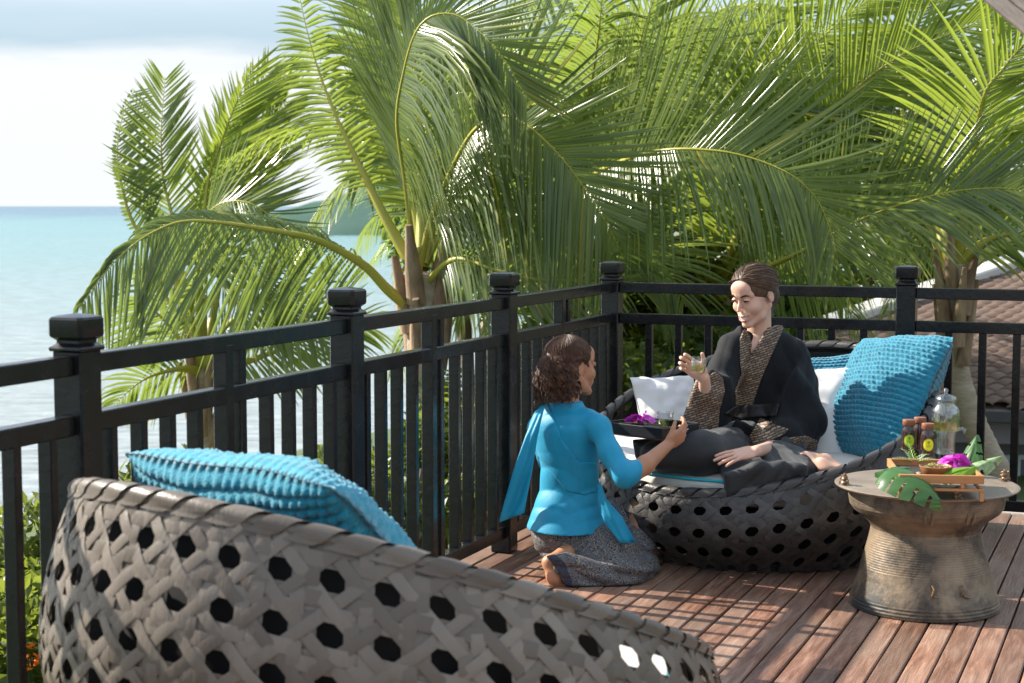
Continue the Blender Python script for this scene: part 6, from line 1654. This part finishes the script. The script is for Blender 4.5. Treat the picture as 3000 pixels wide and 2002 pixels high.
# jacket
jk = Field(.0052)
ang = R(-28)
jk.loft([lv(1308, 1210, 6.345, 100, .178), lv(1306, 1170, 6.345, 84, .145), lv(1306, 1120, 6.34, 70, .105), lv(1307, 1070, 6.33, 70, .10), lv(1304, 1020, 6.32, 76, .105), lv(1304, 975, 6.31, 82, .095), lv(1303, 950, 6.31, 70, .075), lv(1300, 932, 6.31, 44, .058), lv(1300, 920, 6.31, 38, .052)], ang, k=.03)
jk.chain([W(1352, 962, 6.25), W(1375, 980, 6.21), W(1400, 1040, 6.15), W(1434, 1092, 6.08)], [.038, .041, .040, .042], k=.03)
jk.chain([W(1434, 1092, 6.08), W(1464, 1077, 6.115)], [.043, .038], k=.03)
jk.chain([W(1250, 962, 6.37), W(1240, 985, 6.42), W(1256, 1060, 6.54)], [.040, .043, .040], k=.04)
jk.grid(); Pj = jk.P()
mj = .45 + .55 * np.clip((W(0, 1050, 6.3).z - Pj[..., 2]) / .1, 0, 1)
jk.D += waves(Pj, [((1, .3, .35), .15)], .0010, 9, .9) * mj
jk.D = np.maximum(jk.D, -(Pj[..., 2] - W(0, 917, 6.31).z) * -1)
def gz(P, c, r): c = np.array(c); return np.exp(-((P - c) ** 2).sum(-1) / r ** 2)
for c_, rad_, dr_, lam_ in ((W(1410, 1075, 6.12), .05, (.9, 0, .5), .028), (W(1262, 1120, 6.28), .11, (.5, 0, 1), .040), (W(1350, 1150, 6.26), .10, (-.5, 0, 1), .036), (W(1290, 950, 6.25), .06, (0, 0, 1), .03)):
    jk.D += gz(Pj, c_, rad_) * waves(Pj, [(dr_, lam_ * 1.5)], .0035, 4, 1.6)
V, F = jk.nets(); skin_obj('silk_jacket', V, F, pb, M_jack)
bkY = lambda P: (P[..., 1] - 6.36) 
V, F = band(jk, [(1240, 928), (1256, 922), (1268, 950), (1290, 1010), (1330, 1060), (1370, 1062), (1378, 1128), (1340, 1136), (1300, 1128), (1266, 1085), (1228, 1040), (1218, 985)], 6.22, .0055, bkY, Pj); skin_obj('silk_sash', V, F, pb, M_jack)
def cloth_strip(rows, th, name, root, m):
    """rows: (left px, left py, right px, right py, Y) down a hanging end of cloth"""
    V, F = [], []; nc = 8
    rows2 = []
    for a_, b_ in zip(rows, rows[1:]):
        for k in range(5): rows2.append(tuple(x + (y - x) * k / 5 for x, y in zip(a_, b_)))
    rows2.append(rows[-1]); n = len(rows2)
    for s in (0, 1):
        for i, (lx, ly, rx_, ry_, Y) in enumerate(rows2):
            for j in range(nc + 1):
                t = j / nc; yy = Y + .012 * math.sin(t * 5 + i * .25) + .006 * math.sin(t * 11 + i * .4) + s * th
                V.append(W(lx + (rx_ - lx) * t, ly + (ry_ - ly) * t, yy) - root.location)
    N_ = n * (nc + 1)
    for s in (0, 1):
        for i in range(n - 1):
            for j in range(nc): a = s * N_ + i * (nc + 1) + j; q = (a, a + 1, a + nc + 2, a + nc + 1); F.append(q if s else q[::-1])
    bd = [j for j in range(nc + 1)] + [i * (nc + 1) + nc for i in range(1, n)] + [(n - 1) * (nc + 1) + j for j in range(nc - 1, -1, -1)] + [i * (nc + 1) for i in range(n - 2, 0, -1)]
    for k in range(len(bd)): a, b_ = bd[k], bd[(k + 1) % len(bd)]; F.append((a, b_, b_ + N_, a + N_))
    return link(name, mesh(V, F), root, m)
cloth_strip([(1246, 922, 1252, 928, 6.27), (1226, 950, 1244, 958, 6.22), (1206, 1000, 1234, 1002, 6.19), (1178, 1080, 1222, 1080, 6.17), (1158, 1150, 1209, 1145, 6.17), (1144, 1200, 1203, 1178, 6.17)], .003, 'sash_end', pb, M_jack)
cloth_strip([(1368, 1120, 1378, 1104, 6.19), (1372, 1160, 1392, 1145, 6.16), (1390, 1205, 1428, 1186, 6.13), (1424, 1246, 1460, 1246, 6.12)], .003, 'sash_end', pb, M_jack)
for q in (1,):
    pass
# hair: wavy, to the shoulders
hf = Field(.0040)
hf.ell(hB_.w(0, -.018, .040), (.084, .100, .085), hB_.M, k=.02)
hf.ell(hB_.w(0, -.065, -.020), (.088, .075, .080), hB_.M, k=.04)
hf.ell(hB_.w(0, -.062, -.080), (.094, .070, .052), hB_.M, k=.04)
hf.ell(hB_.w(-.062, -.02, -.05), (.035, .05, .070), hB_.M, k=.03)
hf.ell(hB_.w(0, .090, -.025), (.082, .066, .108), hB_.M, k=.012, op='s')
hf.ell(hB_.w(.094, .010, -.034), (.037, .046, .066), hB_.M, k=.008, op='s')
hf.grid(); Ph = hf.P(); ql = (Ph - hB_.c) @ hB_.M
low_ = np.clip((.05 - ql[..., 2]) / .10, .15, 1)
aa = np.arctan2(ql[..., 0], -ql[..., 1])
hf.D += low_ * (.0055 * np.sin(aa * 11 + 3.2 * np.sin(ql[..., 2] * 70)) + .0045 * np.sin(ql[..., 2] * 150 + 4 * np.sin(aa * 5) + aa * 4))
V, F = hf.nets(); skin_obj('hair', V, F, pb, M_hairB)
r_ = random.Random(6); sp = []
for k in range(760):
    a = r_.uniform(-2.5, 2.5); e0 = r_.uniform(.1, 1.5); pts = []; n = 16; ph0 = r_.uniform(0, 6); ro = r_.uniform(-.08, .12); wl_ = r_.uniform(.024, .040); ln = r_.uniform(.72, 1.12)
    if 1.22 < a: ln = min(ln, (e0 + .15) / 3.0 + .02)
    A_ = r_.uniform(.004, .010)
    for i in range(n):
        t = i / (n - 1) * ln; e = e0 - t * 3.0
        if e > 0: x, y, z = math.sin(a) * math.cos(e) * .086, -math.cos(a) * math.cos(e) * .102 - .018, math.sin(e) * .088 + .040
        else:
            z = .040 + e * .062; rr_ = 1 + .20 * min(1, -e / 1.3) + ro * min(1, -e)
            x, y = math.sin(a) * .088 * rr_, -math.cos(a) * .104 * rr_ - .026
        amp_ = A_ * min(1.1, max(0, t - .06) * 2.0); ph = ph0 + t * .19 / wl_ * 6.28 * .8
        x += math.cos(a) * amp_ * math.sin(ph) + math.sin(a) * amp_ * .8 * math.cos(ph); y += math.sin(a) * amp_ * math.sin(ph) - math.cos(a) * amp_ * .8 * math.cos(ph)
        if y > .03 and z < .06: y = .03
        pts.append(hB_.w(x, y, z))
    sp.append((pts, [.0022] * (n - 3) + [.0018, .0014, .0006]))
strands(pb, hB_, M_hairB, sp)

# ------------------------------------------------------------ tray, glasses, orchids
M_tray = mat('black_lacquer', (.014, .014, .016), .38, spec=.5, bump=.05)
M_traywood = mat('tray_underside', (.20, .085, .04), .5)
A_ = WZ(1520, 984, .583); B_ = WZ(1612, 974, .583); C_ = WZ(1385, 968, .583)
ax = (A_ - C_); ax.z = 0; ax.normalize(); ay = Vector((-ax.y, ax.x, 0)); LW, LD = .30, .24
ctr = A_ - ax * LW / 2 + ay * LD / 2
st_ = empty('serving_tray', (ctr.x, ctr.y, .545), math.atan2(ax.y, ax.x), 'black serving tray held out by the kneeling woman', 'tray')
def sb(nm, c, d, m=M_tray, taper=0): q = MB(); q.box(c, d, None, bev=.0015); return q.build(nm, m, st_, True, 30)
sb('tray_bed', (0, 0, .004), (LW - .02, LD - .02, .008), M_tray); sb('tray_underside', (0, 0, -.006), (LW - .022, LD - .022, .0115), M_traywood)
for s in (-1, 1): sb('long_side', (0, s * (LD / 2 - .005), .017), (LW, .010, .042)); sb('short_side', (s * (LW / 2 - .005), 0, .0165), (.0098, LD - .021, .041))
hdl = MB(); hdl.tube([(LW / 2, -.035, .022), (LW / 2 + .012, -.030, .022), (LW / 2 + .012, .030, .022), (LW / 2, .035, .022)], .0025, 6); hdl.build('handle', mat('steel', (.6, .6, .6), .25, metal=1), st_)
def cup(label, pos, tilt=(0, 0), s=1.25):
    c = empty('tea_glass', pos, 0, label, 'glass', 'small ridged tea glasses'); c.rotation_euler = (tilt[0], tilt[1], 0); c.scale = (s, s, s)
    mb = MB(); mb.lathe([(0, 0), (.019, 0), (.0215, .004), (.0255, .030), (.0275, .050), (.0262, .050), (.0242, .030), (.020, .007), (0, .006)], 56, wob=flute(18, .022)); mb.build('glass_body', M_glass, c, True, 60)
    mb = MB(); mb.lathe([(0, .0064), (.0198, .0074), (.0224, .020), (.0232, .024), (0, .024)], 32); mb.build('tea', M_tea, c, True, 60); return c
cup('small ridged glass of pale tea raised in the hand of the woman in the robe', W(1601, 856, 6.572), (R(4), R(6)), 1.25)
cp_ = WZ(1527, 981, .555); cup('small ridged glass of pale tea standing on the black serving tray', (cp_.x, cp_.y + .01, .5535))
og = empty('orchid_sprig', (ctr - ax * .075 + Vector((0, 0, -.02))), 0, 'purple orchid sprig with green buds at the left end of the black tray', 'orchid')
for k, (dx, dy, dz) in enumerate(((.0, 0, .032), (.030, .006, .034), (.052, -.004, .026), (.018, -.014, .022), (-.022, .0, .020))): orchid(og, (dx, dy, dz), .050, k * 1.7, 20 + k)
mb = MB(); r_ = random.Random(2)
mb.tube([(-.07, -.02, .012), (-.02, -.03, .014), (.05, -.03, .010), (.10, -.02, .006)], .0018, 5)
for k in range(34):
    t = r_.random(); p = Vector((-.07 + .17 * t, -.026 + r_.uniform(-.014, .014), .012 + r_.uniform(-.002, .008))); d = Vector((r_.uniform(-1, 1), r_.uniform(-1, .4), r_.uniform(0, .6))).normalized() * .010; s = d.cross(Vector((0, 0, 1))).normalized() * .0035
    mb.add([p, p + d * .5 + s, p + d, p + d * .5 - s], [(0, 1, 2, 3)])
mb.build('stem', M_lf2, og, False)
